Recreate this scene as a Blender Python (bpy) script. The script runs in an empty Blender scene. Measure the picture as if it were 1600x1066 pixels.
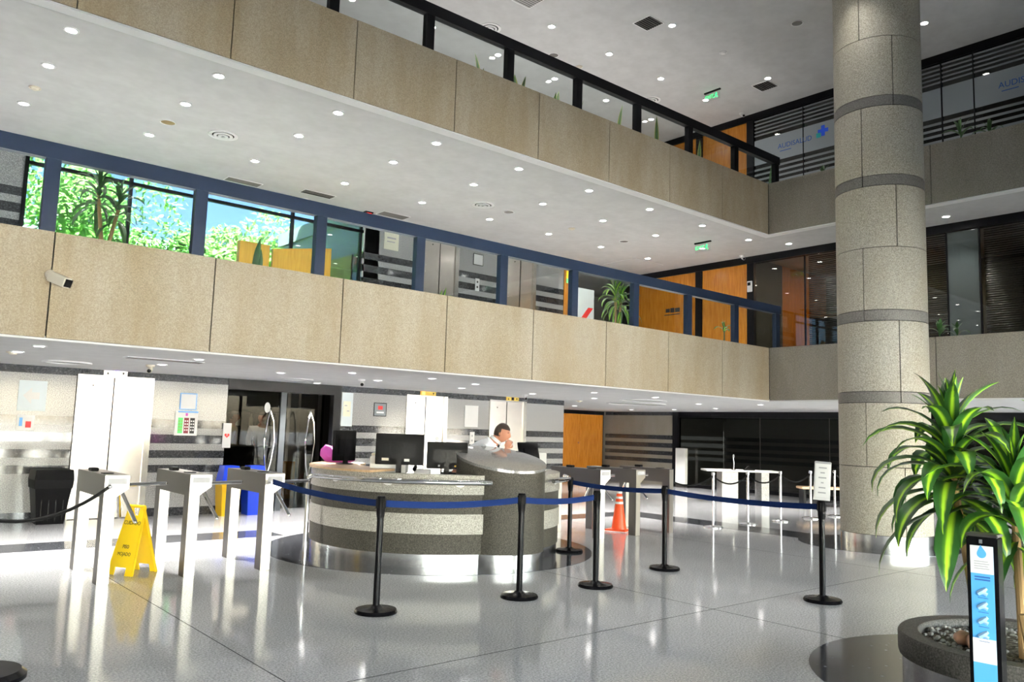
import bpy, bmesh, math, random
from mathutils import Vector, Matrix
random.seed(7)
sc = bpy.context.scene
COL = sc.collection
R = math.radians
PI = math.pi

# ------------------------------------------------------------------ camera
cam_d = bpy.data.cameras.new('camera'); cam = bpy.data.objects.new('camera', cam_d); COL.objects.link(cam)
cam_d.sensor_width = 36.0; cam_d.lens = 1253.9 / 1600 * 36.0; cam_d.clip_end = 300
yaw, pitch, roll = R(40.3), R(6.415), R(1.756)
fwd = Vector((math.sin(yaw) * math.cos(pitch), math.cos(yaw) * math.cos(pitch), math.sin(pitch)))
rt = Vector((math.cos(yaw), -math.sin(yaw), 0)); up = rt.cross(fwd)
rt2 = rt * math.cos(roll) + up * math.sin(roll); up2 = up * math.cos(roll) - rt * math.sin(roll)
M = Matrix((rt2, up2, -fwd)).transposed().to_4x4(); M.translation = (0, 0, 1.5)
cam.matrix_world = M
sc.camera = cam

# ------------------------------------------------------------------ world, sun, exposure
w = bpy.data.worlds.new('world'); sc.world = w; w.use_nodes = True
nt = w.node_tree; bg = nt.nodes['Background']
SUN_AZ, SUN_EL = R(-14), R(52)     # the sun stands behind the camera, over the entrance front
sky = nt.nodes.new('ShaderNodeTexSky'); sky.sky_type = 'NISHITA'; sky.sun_disc = False
sky.sun_elevation = SUN_EL; sky.sun_rotation = PI - SUN_AZ; sky.air_density = 1.0; sky.dust_density = 3.0; sky.ozone_density = 1.0
nt.links.new(sky.outputs[0], bg.inputs[0]); bg.inputs[1].default_value = 3.7
sun_d = bpy.data.lights.new('sun', 'SUN'); sun = bpy.data.objects.new('sun', sun_d); COL.objects.link(sun)
sun_d.energy = 520.0; sun_d.angle = R(1.0); sun_d.color = (1, 0.93, 0.8)
sun.rotation_euler = (R(90) - SUN_EL, 0, SUN_AZ)
vs = sc.view_settings
vs.view_transform = 'Standard'; vs.look = 'None'; vs.exposure = 0.92; vs.gamma = 1.0; vs.use_curve_mapping = False
sc.cycles.max_bounces = 8; sc.cycles.diffuse_bounces = 4; sc.cycles.glossy_bounces = 4
sc.cycles.transparent_max_bounces = 12; sc.cycles.sample_clamp_indirect = 6.0
sc.cycles.caustics_reflective = True; sc.cycles.blur_glossy = 2.0; sc.cycles.caustics_refractive = False
sc.cycles.use_denoising = True
# daylight openings of the entrance front: portals guide the sky's samples through them
def portal(x0, x1, z0, z1, y):
    d = bpy.data.lights.new('window_portal', 'AREA'); d.shape = 'RECTANGLE'; d.size = x1 - x0; d.size_y = z1 - z0
    d.cycles.is_portal = True
    o = bpy.data.objects.new('window_portal', d); COL.objects.link(o)
    o.location = ((x0 + x1) / 2, y, (z0 + z1) / 2); o.rotation_euler = (R(90), 0, 0)
    return o
FY = -7.0            # entrance glass front behind the camera
pt = portal(-8, 25.5, 0, 3.1, FY - 0.05)

# ------------------------------------------------------------------ materials
MATS = {}
def nodes_of(name):
    m = bpy.data.materials.new(name); m.use_nodes = True
    n = m.node_tree.nodes; b = n['Principled BSDF']
    return m, n, m.node_tree.links, b
def plain(name, col, rough=0.5, metal=0.0, spec=0.5, emit=None, estr=0.0):
    m, n, l, b = nodes_of(name)
    b.inputs['Base Color'].default_value = (*col, 1); b.inputs['Roughness'].default_value = rough
    b.inputs['Metallic'].default_value = metal; b.inputs['Specular IOR Level'].default_value = spec
    if emit: b.inputs['Emission Color'].default_value = (*emit, 1); b.inputs['Emission Strength'].default_value = estr
    MATS[name] = m; return m
def coord(n, l, scale=(1, 1, 1), kind='Object'):
    tc = n.new('ShaderNodeTexCoord'); mp = n.new('ShaderNodeMapping'); mp.inputs['Scale'].default_value = scale
    l.new(tc.outputs[kind], mp.inputs[0]); return mp.outputs[0]
def noise(n, l, vec, scale, detail=4, rough=0.6):
    t = n.new('ShaderNodeTexNoise'); t.inputs['Scale'].default_value = scale; t.inputs['Detail'].default_value = detail
    t.inputs['Roughness'].default_value = rough; l.new(vec, t.inputs['Vector']); return t.outputs['Fac']
def ramp(n, l, fac, stops):
    r = n.new('ShaderNodeValToRGB'); e = r.color_ramp.elements
    while len(e) < len(stops): e.new(0.5)
    for k, (p, c) in enumerate(stops): e[k].position = p; e[k].color = (*c, 1)
    l.new(fac, r.inputs[0]); return r.outputs[0]
def mix(n, l, fac, a, b, mode='MIX'):
    m = n.new('ShaderNodeMix'); m.data_type = 'RGBA'; m.blend_type = mode
    for s, v in ((0, fac), (6, a), (7, b)):
        if hasattr(v, 'is_linked'): l.new(v, m.inputs[s])
        elif s == 0: m.inputs[0].default_value = v
        else: m.inputs[s].default_value = (*v, 1)
    return m.outputs[2]
def bump(n, l, b, h, strength, dist=0.01):
    bp = n.new('ShaderNodeBump'); bp.inputs['Strength'].default_value = strength; bp.inputs['Distance'].default_value = dist
    l.new(h, bp.inputs['Height']); l.new(bp.outputs[0], b.inputs['Normal'])
def speckle(name, base, dark, light, scale, rough, spec=0.5, lo=.42, hi=.6, bumpy=0.0, blotch=None):
    m, n, l, b = nodes_of(name); v = coord(n, l)
    f = noise(n, l, v, scale, 2, 0.75)
    c = ramp(n, l, f, [(lo - .08, dark), ((lo + hi) / 2, base), (hi + .08, light)])
    if blotch:
        f2 = noise(n, l, coord(n, l, blotch[1]), blotch[2], 5, 0.65)
        c = mix(n, l, ramp(n, l, f2, [(.3, (0, 0, 0)), (.72, (1, 1, 1))]), c, mix(n, l, 1.0, c, blotch[0], 'MULTIPLY'))
    l.new(c, b.inputs['Base Color']); b.inputs['Roughness'].default_value = rough; b.inputs['Specular IOR Level'].default_value = spec
    if bumpy: bump(n, l, b, f, bumpy)
    MATS[name] = m; return m
def wood(name, a, bcol, rough=.35, sc_=(1.5, 1.5, 14)):
    m, n, l, b = nodes_of(name); v = coord(n, l, (14, 14, 1.2))
    f = noise(n, l, v, 2.2, 5, .6); l.new(ramp(n, l, f, [(.3, a), (.7, bcol)]), b.inputs['Base Color'])
    b.inputs['Roughness'].default_value = rough; MATS[name] = m; return m
def glass(name, tint=(1, 1, 1), refl=0.9, rough=0.0, dirt=0.0):
    m = bpy.data.materials.new(name); m.use_nodes = True; n = m.node_tree.nodes; l = m.node_tree.links; n.clear()
    o = n.new('ShaderNodeOutputMaterial'); t = n.new('ShaderNodeBsdfTransparent'); g = n.new('ShaderNodeBsdfGlossy')
    t.inputs[0].default_value = (*tint, 1); g.inputs['Roughness'].default_value = rough; g.inputs[0].default_value = (refl, refl, refl, 1)
    fr = n.new('ShaderNodeFresnel'); ge = n.new('ShaderNodeNewGeometry'); mr = n.new('ShaderNodeMapRange')   # both faces of a thin pane see the same index
    mr.inputs['To Min'].default_value = 1.5; mr.inputs['To Max'].default_value = 1 / 1.5; l.new(ge.outputs['Backfacing'], mr.inputs['Value']); l.new(mr.outputs[0], fr.inputs[0])
    mx = n.new('ShaderNodeMixShader'); l.new(fr.outputs[0], mx.inputs[0]); l.new(t.outputs[0], mx.inputs[1]); l.new(g.outputs[0], mx.inputs[2])
    l.new(mx.outputs[0], o.inputs[0]); MATS[name] = m; return m

# terrazzo floor: pale grey chips, polished
def floor_mat(name, cols, rough):
    m, n, l, b = nodes_of(name); v = coord(n, l)
    f = noise(n, l, v, 70, 2, .8)
    c = ramp(n, l, f, [(.36, cols[0]), (.5, cols[1]), (.64, cols[2])])
    f2 = noise(n, l, v, .9, 3, .5)
    c = mix(n, l, ramp(n, l, f2, [(.35, (0, 0, 0)), (.7, (.6, .6, .6))]), c, mix(n, l, 1.0, c, (.86, .86, .88), 'MULTIPLY'))
    vo = n.new('ShaderNodeTexVoronoi'); vo.inputs['Scale'].default_value = 11; l.new(v, vo.inputs['Vector'])
    chip = ramp(n, l, vo.outputs['Distance'], [(.09, (1, 1, 1)), (.13, (0, 0, 0))])
    c = mix(n, l, chip, c, cols[3]); l.new(c, b.inputs['Base Color'])
    b.inputs['Roughness'].default_value = rough; b.inputs['Specular IOR Level'].default_value = .6
    MATS[name] = m; return m
floor_mat('terrazzo', [(.27, .275, .285), (.42, .425, .44), (.56, .565, .58), (.48, .49, .50)], .085)
floor_mat('terrazzo_dark', [(.028, .03, .036), (.05, .053, .062), (.09, .095, .105), (.32, .33, .35)], .10)
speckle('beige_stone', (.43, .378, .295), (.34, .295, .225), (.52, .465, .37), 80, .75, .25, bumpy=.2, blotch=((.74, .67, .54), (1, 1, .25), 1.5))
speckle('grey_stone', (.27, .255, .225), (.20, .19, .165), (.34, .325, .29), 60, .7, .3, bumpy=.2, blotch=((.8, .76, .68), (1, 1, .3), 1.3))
speckle('granite_light', (.36, .36, .36), (.20, .20, .205), (.56, .56, .56), 75, .10, .42)
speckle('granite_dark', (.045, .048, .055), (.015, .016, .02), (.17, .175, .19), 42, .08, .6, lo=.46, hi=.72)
speckle('desk_light', (.36, .345, .31), (.18, .17, .15), (.55, .53, .48), 90, .45, .4)
speckle('desk_dark', (.062, .058, .048), (.033, .031, .026), (.11, .102, .088), 90, .5, .15)
speckle('desk_polished', (.20, .20, .20), (.12, .12, .12), (.32, .32, .32), 120, .06, .7)
speckle('planter_stone', (.075, .07, .062), (.04, .038, .033), (.13, .12, .11), 90, .5, .15)
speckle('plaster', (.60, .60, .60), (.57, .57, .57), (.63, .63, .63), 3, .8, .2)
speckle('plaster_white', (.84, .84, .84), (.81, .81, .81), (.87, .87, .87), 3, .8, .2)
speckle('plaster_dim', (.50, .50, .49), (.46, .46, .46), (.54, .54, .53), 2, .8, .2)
speckle('soil', (.10, .085, .07), (.03, .025, .02), (.26, .23, .19), 30, .9, .2, bumpy=.8)
plain('white_trim', (.86, .86, .86), .6, 0, .3)
plain('speaker_dark', (.10, .11, .12), .6, 0, .1)
plain('black_frame', (.006, .006, .008), .4, 0, .12)
plain('blue_frame', (.010, .018, .040), .3, 0, .3)
plain('black_plastic', (.004, .004, .005), .45, 0, .06)
plain('black_satin', (.004, .004, .005), .25, 0, .09)
plain('black_rubber', (.008, .008, .009), .7, 0, .1)
plain('chrome', (.82, .82, .83), .08, 1.0)
plain('steel_side', (.15, .14, .13), .38, 1.0)  # darkened to carry the shade on the turnstile sides
plain('navy_belt', (.006, .018, .085), .9, 0, .08)
plain('white_plastic', (.82, .82, .82), .4)
plain('cream_plastic', (.78, .72, .6), .5)
plain('paper', (.88, .88, .88), .7)
plain('yellow_plastic', (.86, .58, .01), .35)
plain('bin_yellow', (.85, .50, .0), .4)
plain('bin_blue', (.005, .05, .62), .4)
plain('bag_blue', (.01, .06, .75), .25)
plain('orange_plastic', (.92, .10, .02), .4)
plain('reflective_white', (.9, .9, .9), .3)
plain('text_black', (.02, .02, .02), .6)
plain('text_red', (.6, .03, .03), .6)
plain('grey_print', (.45, .45, .48), .6)
plain('skin', (.50, .23, .15), .55, 0, .3)
plain('hair', (.035, .022, .016), .55)
plain('shirt_white', (.80, .83, .90), .75)
plain('tie_black', (.012, .012, .018), .6)
plain('trousers', (.02, .022, .03), .7)
plain('jacket_ochre', (.33, .24, .07), .8)
plain('badge_yellow', (.7, .5, .1), .6)
plain('lamp_lens', (1, 1, 1), .4, 0, .5, (1.0, .97, .92), 40.0)
plain('lamp_warm', (1, .9, .7), .4, 0, .5, (1.0, .72, .4), 12.0)
plain('lamp_faint', (1, 1, 1), .4, 0, .5, (1.0, .9, .7), 9.0)
plain('lamp_dim', (1, 1, 1), .4, 0, .5, (1.0, .97, .94), 25.0)
plain('exit_green', (.02, .5, .12), .5, 0, .5, (.02, .9, .2), 1.2)
plain('display_blue', (.1, .1, .5), .4, 0, .5, (.25, .15, 1.0), 4.0)
plain('alarm_red', (.75, .02, .02), .4)
plain('bulb_amber', (.9, .25, .05), .4, 0, .5, (1, .3, .06), 2.5)
plain('leaf_dark', (.03, .09, .022), .4)
plain('leaf_tree', (.16, .34, .05), .6)
plain('leaf_tree_b', (.24, .42, .07), .6)
plain('bark', (.42, .27, .12), .8)
plain('bark_tree', (.16, .11, .07), .9)
plain('pebble_pink', (.55, .30, .20), .6)
plain('pebble_grey', (.25, .24, .22), .7)
plain('terracotta', (.35, .14, .07), .7)
plain('outdoor_ground', (.50, .47, .42), .9)
plain('grass', (.2, .38, .07), .9)
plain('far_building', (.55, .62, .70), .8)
plain('magenta_bag', (.75, .12, .62), .4)
plain('bag_orange', (.95, .42, .04), .4)
plain('poster_green', (.12, .65, .2), .6)
plain('poster_maroon', (.2, .02, .03), .6)
plain('poster_blue', (.15, .4, .8), .6)
plain('poster_pale', (.78, .86, .9), .6)
plain('poster_cream', (.9, .88, .72), .6)
plain('sign_blue', (.10, .42, .85), .3)
plain('sign_blue_icon', (.36, .62, .92), .4)
plain('logo_blue', (.02, .10, .42), .5)
plain('logo_bright', (.01, .10, .85), .5)
plain('logo_teal', (.02, .45, .45), .5)
plain('film', (.20, .22, .235), .45, 0, .3)
plain('frost_panel', (.30, .34, .37), .35, 0, .3)
plain('frost_mid', (.5, .58, .62), .4, 0, .3)
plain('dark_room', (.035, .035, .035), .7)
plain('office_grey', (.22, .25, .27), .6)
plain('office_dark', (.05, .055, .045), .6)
plain('blind', (.09, .085, .08), .22, .7)
plain('carpet', (.08, .08, .08), .9)
plain('counter_dark', (.008, .008, .008), .4, 0, .1)
plain('door_wood_trim', (.30, .10, .015), .4)
wood('wood_orange', (.42, .14, .012), (.62, .25, .03), .22)
wood('wood_yellow', (.50, .27, .03), (.66, .40, .06), .4)
wood('wood_top', (.55, .36, .2), (.68, .48, .3), .35)
glass('glass', (.93, .96, .96))
glass('glass_dimmed', (.19, .225, .25), .9)  # tint added to hold down the bright sky behind the garden panes
glass('glass_door', (.55, .55, .54), .18)
glass('glass_dark', (.42, .43, .43), .9)
glass('glass_office', (.66, .67, .66), .9)
def brushed(name, col, rough, axis):
    m, n, l, b = nodes_of(name); v = coord(n, l, axis)
    f = noise(n, l, v, 6, 3, .6)
    l.new(ramp(n, l, f, [(.3, tuple(c * .9 for c in col)), (.7, col)]), b.inputs['Base Color'])
    b.inputs['Metallic'].default_value = 1.0; b.inputs['Roughness'].default_value = rough
    MATS[name] = m
brushed('steel_lift', (.80, .74, .69), .24, (30, 30, .6))
brushed('steel_turn', (.78, .73, .66), .3, (30, 30, .6))
brushed('steel_base', (.66, .66, .66), .2, (8, 8, .2))
brushed('steel_frame', (.55, .53, .50), .25, (30, 30, .6))
# variegated leaf: yellow-green stripe along the midrib (UV u runs across the blade)
m, n, l, b = nodes_of('leaf_variegated'); uv = n.new('ShaderNodeUVMap'); sp = n.new('ShaderNodeSeparateXYZ'); l.new(uv.outputs[0], sp.inputs[0])
l.new(ramp(n, l, sp.outputs[0], [(.26, (.025, .10, .02)), (.38, (.07, .22, .02)), (.46, (.46, .78, .04)), (.56, (.46, .78, .04)), (.72, (.025, .10, .02))]), b.inputs['Base Color'])
b.inputs['Roughness'].default_value = .33; MATS['leaf_variegated'] = m
m, n, l, b = nodes_of('leaf_snake'); uv = n.new('ShaderNodeUVMap'); sp = n.new('ShaderNodeSeparateXYZ'); l.new(uv.outputs[0], sp.inputs[0])
l.new(ramp(n, l, sp.outputs[0], [(.10, (.34, .36, .05)), (.25, (.05, .14, .03)), (.75, (.04, .12, .03)), (.9, (.34, .36, .05))]), b.inputs['Base Color'])
b.inputs['Roughness'].default_value = .4; MATS['leaf_snake'] = m

# ------------------------------------------------------------------ mesh helpers
class MB:
    def __init__(s): s.v = []; s.f = []; s.uv = None
    def add(s, vs_, fs):
        o = len(s.v); s.v += [tuple(v) for v in vs_]; s.f += [tuple(i + o for i in f) for f in fs]; return s
    def box(s, x0, x1, y0, y1, z0, z1, bev=0.0):
        if bev <= 0:
            return s.add([(x0, y0, z0), (x1, y0, z0), (x1, y1, z0), (x0, y1, z0), (x0, y0, z1), (x1, y0, z1), (x1, y1, z1), (x0, y1, z1)],
                         [(3, 2, 1, 0), (4, 5, 6, 7), (0, 1, 5, 4), (1, 2, 6, 5), (2, 3, 7, 6), (3, 0, 4, 7)])
        bm = bmesh.new(); bmesh.ops.create_cube(bm, size=1)
        for v in bm.verts: v.co = Vector(((x0 + x1) / 2 + v.co.x * (x1 - x0), (y0 + y1) / 2 + v.co.y * (y1 - y0), (z0 + z1) / 2 + v.co.z * (z1 - z0)))
        bmesh.ops.bevel(bm, geom=bm.edges[:], offset=bev, segments=2, affect='EDGES')
        return s.bm(bm)
    def bm(s, bm):
        bm.verts.index_update(); s.add([v.co for v in bm.verts], [[v.index for v in f.verts] for f in bm.faces]); bm.free(); return s
    def prism(s, poly, axis, a0, a1):      # poly: 2D points (counter-clockwise), extruded along axis
        def P(p, a): return {'x': (a, p[0], p[1]), 'y': (p[0], a, p[1]), 'z': (p[0], p[1], a)}[axis]
        k = len(poly); vs_ = [P(p, a0) for p in poly] + [P(p, a1) for p in poly]
        return s.add(vs_, [tuple(range(k))[::-1], tuple(range(k, 2 * k))] + [(i, (i + 1) % k, k + (i + 1) % k, k + i) for i in range(k)])
    def lathe(s, prof, c=(0, 0), n=24, a0=0.0, a1=2 * PI, cap=True):   # prof: (r,z) list bottom to top
        full = abs(a1 - a0 - 2 * PI) < 1e-6; m_ = n if full else n + 1; vs_ = []; fs = []
        for (r_, z) in prof:
            for i in range(m_):
                a = a0 + (a1 - a0) * i / n; vs_.append((c[0] + r_ * math.cos(a), c[1] + r_ * math.sin(a), z))
        for j in range(len(prof) - 1):
            for i in range(n):
                k = (i + 1) % m_; fs.append((j * m_ + i, j * m_ + k, (j + 1) * m_ + k, (j + 1) * m_ + i))
        if cap and full:
            fs.append(tuple(range(m_))[::-1]); fs.append(tuple(range((len(prof) - 1) * m_, len(prof) * m_)))
        return s.add(vs_, fs)
    def ring(s, r0, r1, z0, z1, c=(0, 0), n=24, a0=0.0, a1=2 * PI):    # annular block, closed
        full = abs(a1 - a0 - 2 * PI) < 1e-6; m_ = n if full else n + 1; vs_ = []; fs = []
        for (r_, z) in ((r0, z0), (r1, z0), (r1, z1), (r0, z1)):
            for i in range(m_):
                a = a0 + (a1 - a0) * i / n; vs_.append((c[0] + r_ * math.cos(a), c[1] + r_ * math.sin(a), z))
        for j in range(4):
            for i in range(n):
                k = (i + 1) % m_; jn = (j + 1) % 4; fs.append((j * m_ + i, j * m_ + k, jn * m_ + k, jn * m_ + i))
        if not full: fs += [(0, m_, 2 * m_, 3 * m_), (n, 3 * m_ + n, 2 * m_ + n, m_ + n)]
        return s.add(vs_, fs)
    def tube(s, pts, r, n=8, cap=True):
        pts = [Vector(p) for p in pts]; rr = r if isinstance(r, (list, tuple)) else [r] * len(pts); vs_ = []; fs = []; prev = None
        for i, p in enumerate(pts):
            d = (pts[min(i + 1, len(pts) - 1)] - pts[max(i - 1, 0)]).normalized()
            if prev is None: a = d.orthogonal().normalized()
            else:
                a = prev - d * prev.dot(d)
                a = a.normalized() if a.length > 1e-6 else d.orthogonal().normalized()
            prev = a; b_ = d.cross(a)
            for k in range(n): t = 2 * PI * k / n; vs_.append(p + (a * math.cos(t) + b_ * math.sin(t)) * rr[i])
        for i in range(len(pts) - 1):
            for k in range(n): k2 = (k + 1) % n; fs.append((i * n + k, i * n + k2, (i + 1) * n + k2, (i + 1) * n + k))
        if cap: fs += [tuple(range(n))[::-1], tuple(range((len(pts) - 1) * n, len(pts) * n))]
        return s.add(vs_, fs)
    def sphere(s, c, r, n=12, m_=8):
        r = r if isinstance(r, (tuple, list)) else (r, r, r); vs_ = [(c[0], c[1], c[2] - r[2])]; fs = []
        for j in range(1, m_):
            t = -PI / 2 + PI * j / m_
            for i in range(n): a = 2 * PI * i / n; vs_.append((c[0] + r[0] * math.cos(t) * math.cos(a), c[1] + r[1] * math.cos(t) * math.sin(a), c[2] + r[2] * math.sin(t)))
        vs_.append((c[0], c[1], c[2] + r[2])); L = len(vs_) - 1
        for i in range(n):
            k = (i + 1) % n; fs.append((0, 1 + k, 1 + i)); fs.append((L, L - n + i, L - n + k))
            for j in range(m_ - 2): fs.append((1 + j * n + i, 1 + j * n + k, 1 + (j + 1) * n + k, 1 + (j + 1) * n + i))
        return s.add(vs_, fs)
    def xf(s, mat): s.v = [tuple(mat @ Vector(v)) for v in s.v]; return s
    def mesh(s, name):
        me = bpy.data.meshes.new(name); me.from_pydata(s.v, [], s.f); me.validate(); me.update(); return me
def mesh_obj(name, me, mat, parent=None, smooth=False, loc=None, rot=None):
    if isinstance(me, MB): me = me.mesh(name)
    if mat and not me.materials: me.materials.append(MATS[mat])
    if smooth:
        me.polygons.foreach_set('use_smooth', [True] * len(me.polygons))
        try: me.set_sharp_from_angle(angle=R(35))
        except Exception: pass
    o = bpy.data.objects.new(name, me); COL.objects.link(o)
    if parent is not None: o.parent = parent
    if loc: o.location = loc
    if rot: o.rotation_euler = rot
    return o
def tag(o, label=None, cat=None, group=None, kind=None):
    if label: o['label'] = label
    if cat: o['category'] = cat
    if group: o['group'] = group
    if kind: o['kind'] = kind
    return o
def thing(name, label, cat, loc=(0, 0, 0), rz=0.0, group=None):
    o = bpy.data.objects.new(name, None); COL.objects.link(o); o.location = loc; o.rotation_euler = (0, 0, rz)
    o.empty_display_size = .1
    return tag(o, label, cat, group)
def struct(name, mb, mat, label=None, parent=None, smooth=False):
    o = mesh_obj(name, mb, mat, parent, smooth)
    if parent is None: tag(o, label, None, None, 'structure')
    return o
def copy_tree(o, parent=None):
    c = o.copy(); COL.objects.link(c); c.parent = parent
    for ch in list(o.children): copy_tree(ch, c)
    return c
def text(name, s, size, mat, parent=None, loc=(0, 0, 0), rot=(R(90), 0, 0), ext=.001, align='CENTER', sx=1.0):
    cu = bpy.data.curves.new(name, 'FONT'); cu.body = s; cu.size = size; cu.extrude = ext; cu.align_x = align; cu.align_y = 'CENTER'
    cu.resolution_u = 3; tmp = bpy.data.objects.new(name, cu); COL.objects.link(tmp)
    me = bpy.data.meshes.new_from_object(tmp.evaluated_get(bpy.context.evaluated_depsgraph_get())); bpy.data.objects.remove(tmp); bpy.data.curves.remove(cu)
    me.materials.clear(); me.materials.append(MATS[mat]); o = bpy.data.objects.new(name, me); COL.objects.link(o); o.parent = parent
    o.location = loc; o.rotation_euler = rot; o.scale = (sx, 1, 1); return o
ORD = ['first', 'second', 'third', 'fourth', 'fifth', 'sixth', 'seventh', 'eighth', 'ninth', 'tenth', 'eleventh', 'twelfth']

# ------------------------------------------------------------------ building levels
YF, XC = 8.554, 13.786             # balcony fronts: left (along X) and right (along Y)
Z1B, Z1T, Z2B, Z2T, Z3 = 2.24, 3.255, 5.505, 6.528, 8.77
XW, XE, YB = -9.0, 26.0, 13.4
# floor
floor = struct('floor', MB().box(XW, XE, FY, 19.5, -.3, 0), 'terrazzo', 'polished pale grey speckled terrazzo floor of the lobby')
def inlay(name, mb): return mesh_obj(name, mb, 'terrazzo_dark', floor)
mesh_obj('floor_ring', MB().ring(1.45, 2.06, -.01, .003, (6.07, 8.64), 64), 'terrazzo_dark', floor)
mesh_obj('floor_ring', MB().lathe([(1.1, -.01), (1.1, .003)], (12.0, 5.68), 48), 'terrazzo_dark', floor)
mesh_obj('floor_ring', MB().lathe([(1.30, -.01), (1.30, .003)], (5.93, 1.86), 64), 'terrazzo_dark', floor)
inlay('floor_strip', MB().box(XW, 4.9, 10.45, 11.1, -.01, .0025))
inlay('floor_strip', MB().box(7.25, 12.35, 10.2, 10.75, -.01, .0025))
inlay('floor_strip', MB().box(11.6, 12.35, 6.6, 10.2, -.01, .0025))
for (x0, x1, y0, y1) in [(2.2, 2.206, FY, 10.45), (XW, 11.0, 4.35, 4.356), (6.1, 6.106, FY, 6.6), (9.8, 9.806, FY, 10.2), (-1.6, -1.594, FY, 10.45), (XW, 13.0, .5, .506)]:
    mesh_obj('floor_joint', MB().box(x0, x1, y0, y1, -.01, .0008), 'black_rubber', floor)

# ceilings
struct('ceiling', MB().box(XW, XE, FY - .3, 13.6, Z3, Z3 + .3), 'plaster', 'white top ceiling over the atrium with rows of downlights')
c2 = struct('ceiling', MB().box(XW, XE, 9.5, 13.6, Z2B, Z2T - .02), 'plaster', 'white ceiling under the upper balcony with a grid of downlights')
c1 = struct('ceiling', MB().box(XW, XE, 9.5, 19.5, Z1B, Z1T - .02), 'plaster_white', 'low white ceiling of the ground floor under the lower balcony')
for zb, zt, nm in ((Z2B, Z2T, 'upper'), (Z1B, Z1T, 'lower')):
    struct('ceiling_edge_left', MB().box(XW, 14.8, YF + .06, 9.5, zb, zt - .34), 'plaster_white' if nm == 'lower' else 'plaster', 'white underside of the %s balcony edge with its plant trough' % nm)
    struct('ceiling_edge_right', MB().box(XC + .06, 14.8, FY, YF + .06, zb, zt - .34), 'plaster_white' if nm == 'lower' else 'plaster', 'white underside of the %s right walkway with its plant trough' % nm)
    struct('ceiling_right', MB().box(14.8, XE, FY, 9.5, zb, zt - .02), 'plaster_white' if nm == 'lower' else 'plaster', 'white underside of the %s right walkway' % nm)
for c_, zb in ((c1, Z1B), (c2, Z2B)):
    mesh_obj('edge_border', MB().box(XW, XC + .16, YF + .004, YF + .16, zb - .022, zb - .002), 'white_trim', c_)
    mesh_obj('edge_border', MB().box(XC + .004, XC + .16, FY, YF + .004, zb - .022, zb - .002), 'white_trim', c_)
# stone clad slab edges, each slab a part
def band(name, zb, zt, label):
    body = struct(name, MB().box(XW, 14.4, YF + .03, YF + .2, zb + .02, zt - .001).box(XC + .03, XC + .2, FY, YF + .03, zb + .02, zt - .001), 'black_rubber', label)
    g = .007
    xs = [XC - 1.5345 * k for k in range(0, 15)]
    for k in range(14):
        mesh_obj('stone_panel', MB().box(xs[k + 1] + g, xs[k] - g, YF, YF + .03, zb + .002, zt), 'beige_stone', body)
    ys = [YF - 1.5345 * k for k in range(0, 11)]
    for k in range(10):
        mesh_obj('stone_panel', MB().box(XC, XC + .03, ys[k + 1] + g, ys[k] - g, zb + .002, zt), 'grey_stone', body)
    return body
band('wall_balcony_lower', Z1B, Z1T, 'beige stone panelled edge of the lower balcony')
band('wall_balcony_upper', Z2B, Z2T, 'olive beige stone panelled edge of the upper balcony')

# enclosing walls: left, front with entrance glazing, far walls
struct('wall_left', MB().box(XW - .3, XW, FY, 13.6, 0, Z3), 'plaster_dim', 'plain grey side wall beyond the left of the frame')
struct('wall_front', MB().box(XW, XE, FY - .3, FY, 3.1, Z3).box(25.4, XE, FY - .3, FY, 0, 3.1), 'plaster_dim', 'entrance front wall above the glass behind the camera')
struct('ceiling_sun_block', MB().box(XW, XE, FY - 3.0, FY - .3, 3.1, 3.3), 'plaster', 'unseen overhang added behind the camera to keep direct sun out')  # unseen overhang, added so direct sun stays out of the lobby
struct('ceiling_daylight_block', MB().box(XW, XC, FY, -1.8, 2.65, 3.25), 'plaster', 'unseen white slab added behind the camera to shade the upper balcony')  # added slab, keeps the entrance daylight off the upper balcony edge
wf = tag(bpy.data.objects.new('window_1', None), 'tall entrance glazing behind the camera', None, None, 'structure'); COL.objects.link(wf)
for i in range(16):
    x = -8.9 + i * 2.25
    mesh_obj('mullion', MB().box(x - .05, x + .05, FY - .12, FY - .02, 0, 3.1), 'black_frame', wf)
for i in range(15):
    x = -8.9 + i * 2.25
    mesh_obj('pane', MB().box(x + .05, x + 2.2, FY - .08, FY - .07, 0, 3.1), 'glass', wf)
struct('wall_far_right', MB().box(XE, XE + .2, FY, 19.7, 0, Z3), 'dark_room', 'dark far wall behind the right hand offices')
struct('wall_back', MB().box(13.02, 19.8, 18.5, 18.7, 0, Z1B), 'granite_dark', 'dark back wall beside the wooden door')
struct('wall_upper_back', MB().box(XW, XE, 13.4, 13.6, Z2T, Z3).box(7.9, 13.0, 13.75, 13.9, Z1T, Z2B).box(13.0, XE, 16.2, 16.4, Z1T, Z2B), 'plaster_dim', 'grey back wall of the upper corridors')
struct('wall_leak_block', MB().box(12.88, 13.0, 13.75, 16.4, Z1T, Z2B), 'plaster_dim', 'unseen wall added behind the middle floor lift core to block garden light')  # unseen wall, added to stop garden light leaking into the corridor end
struct('ceiling_leak_block', MB().box(7.5, XE, 13.6, 17.2, Z2B, Z2B + .3), 'plaster_dim', 'rear corridor roof added beyond the lift core to block the sky')  # added roof, stops sky light leaking in from above
struct('floor_upper', MB().box(XW, XE, 13.6, 19.5, Z1T - .3, Z1T - .02), 'outdoor_ground', 'terrace slab behind the corridor')

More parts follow.
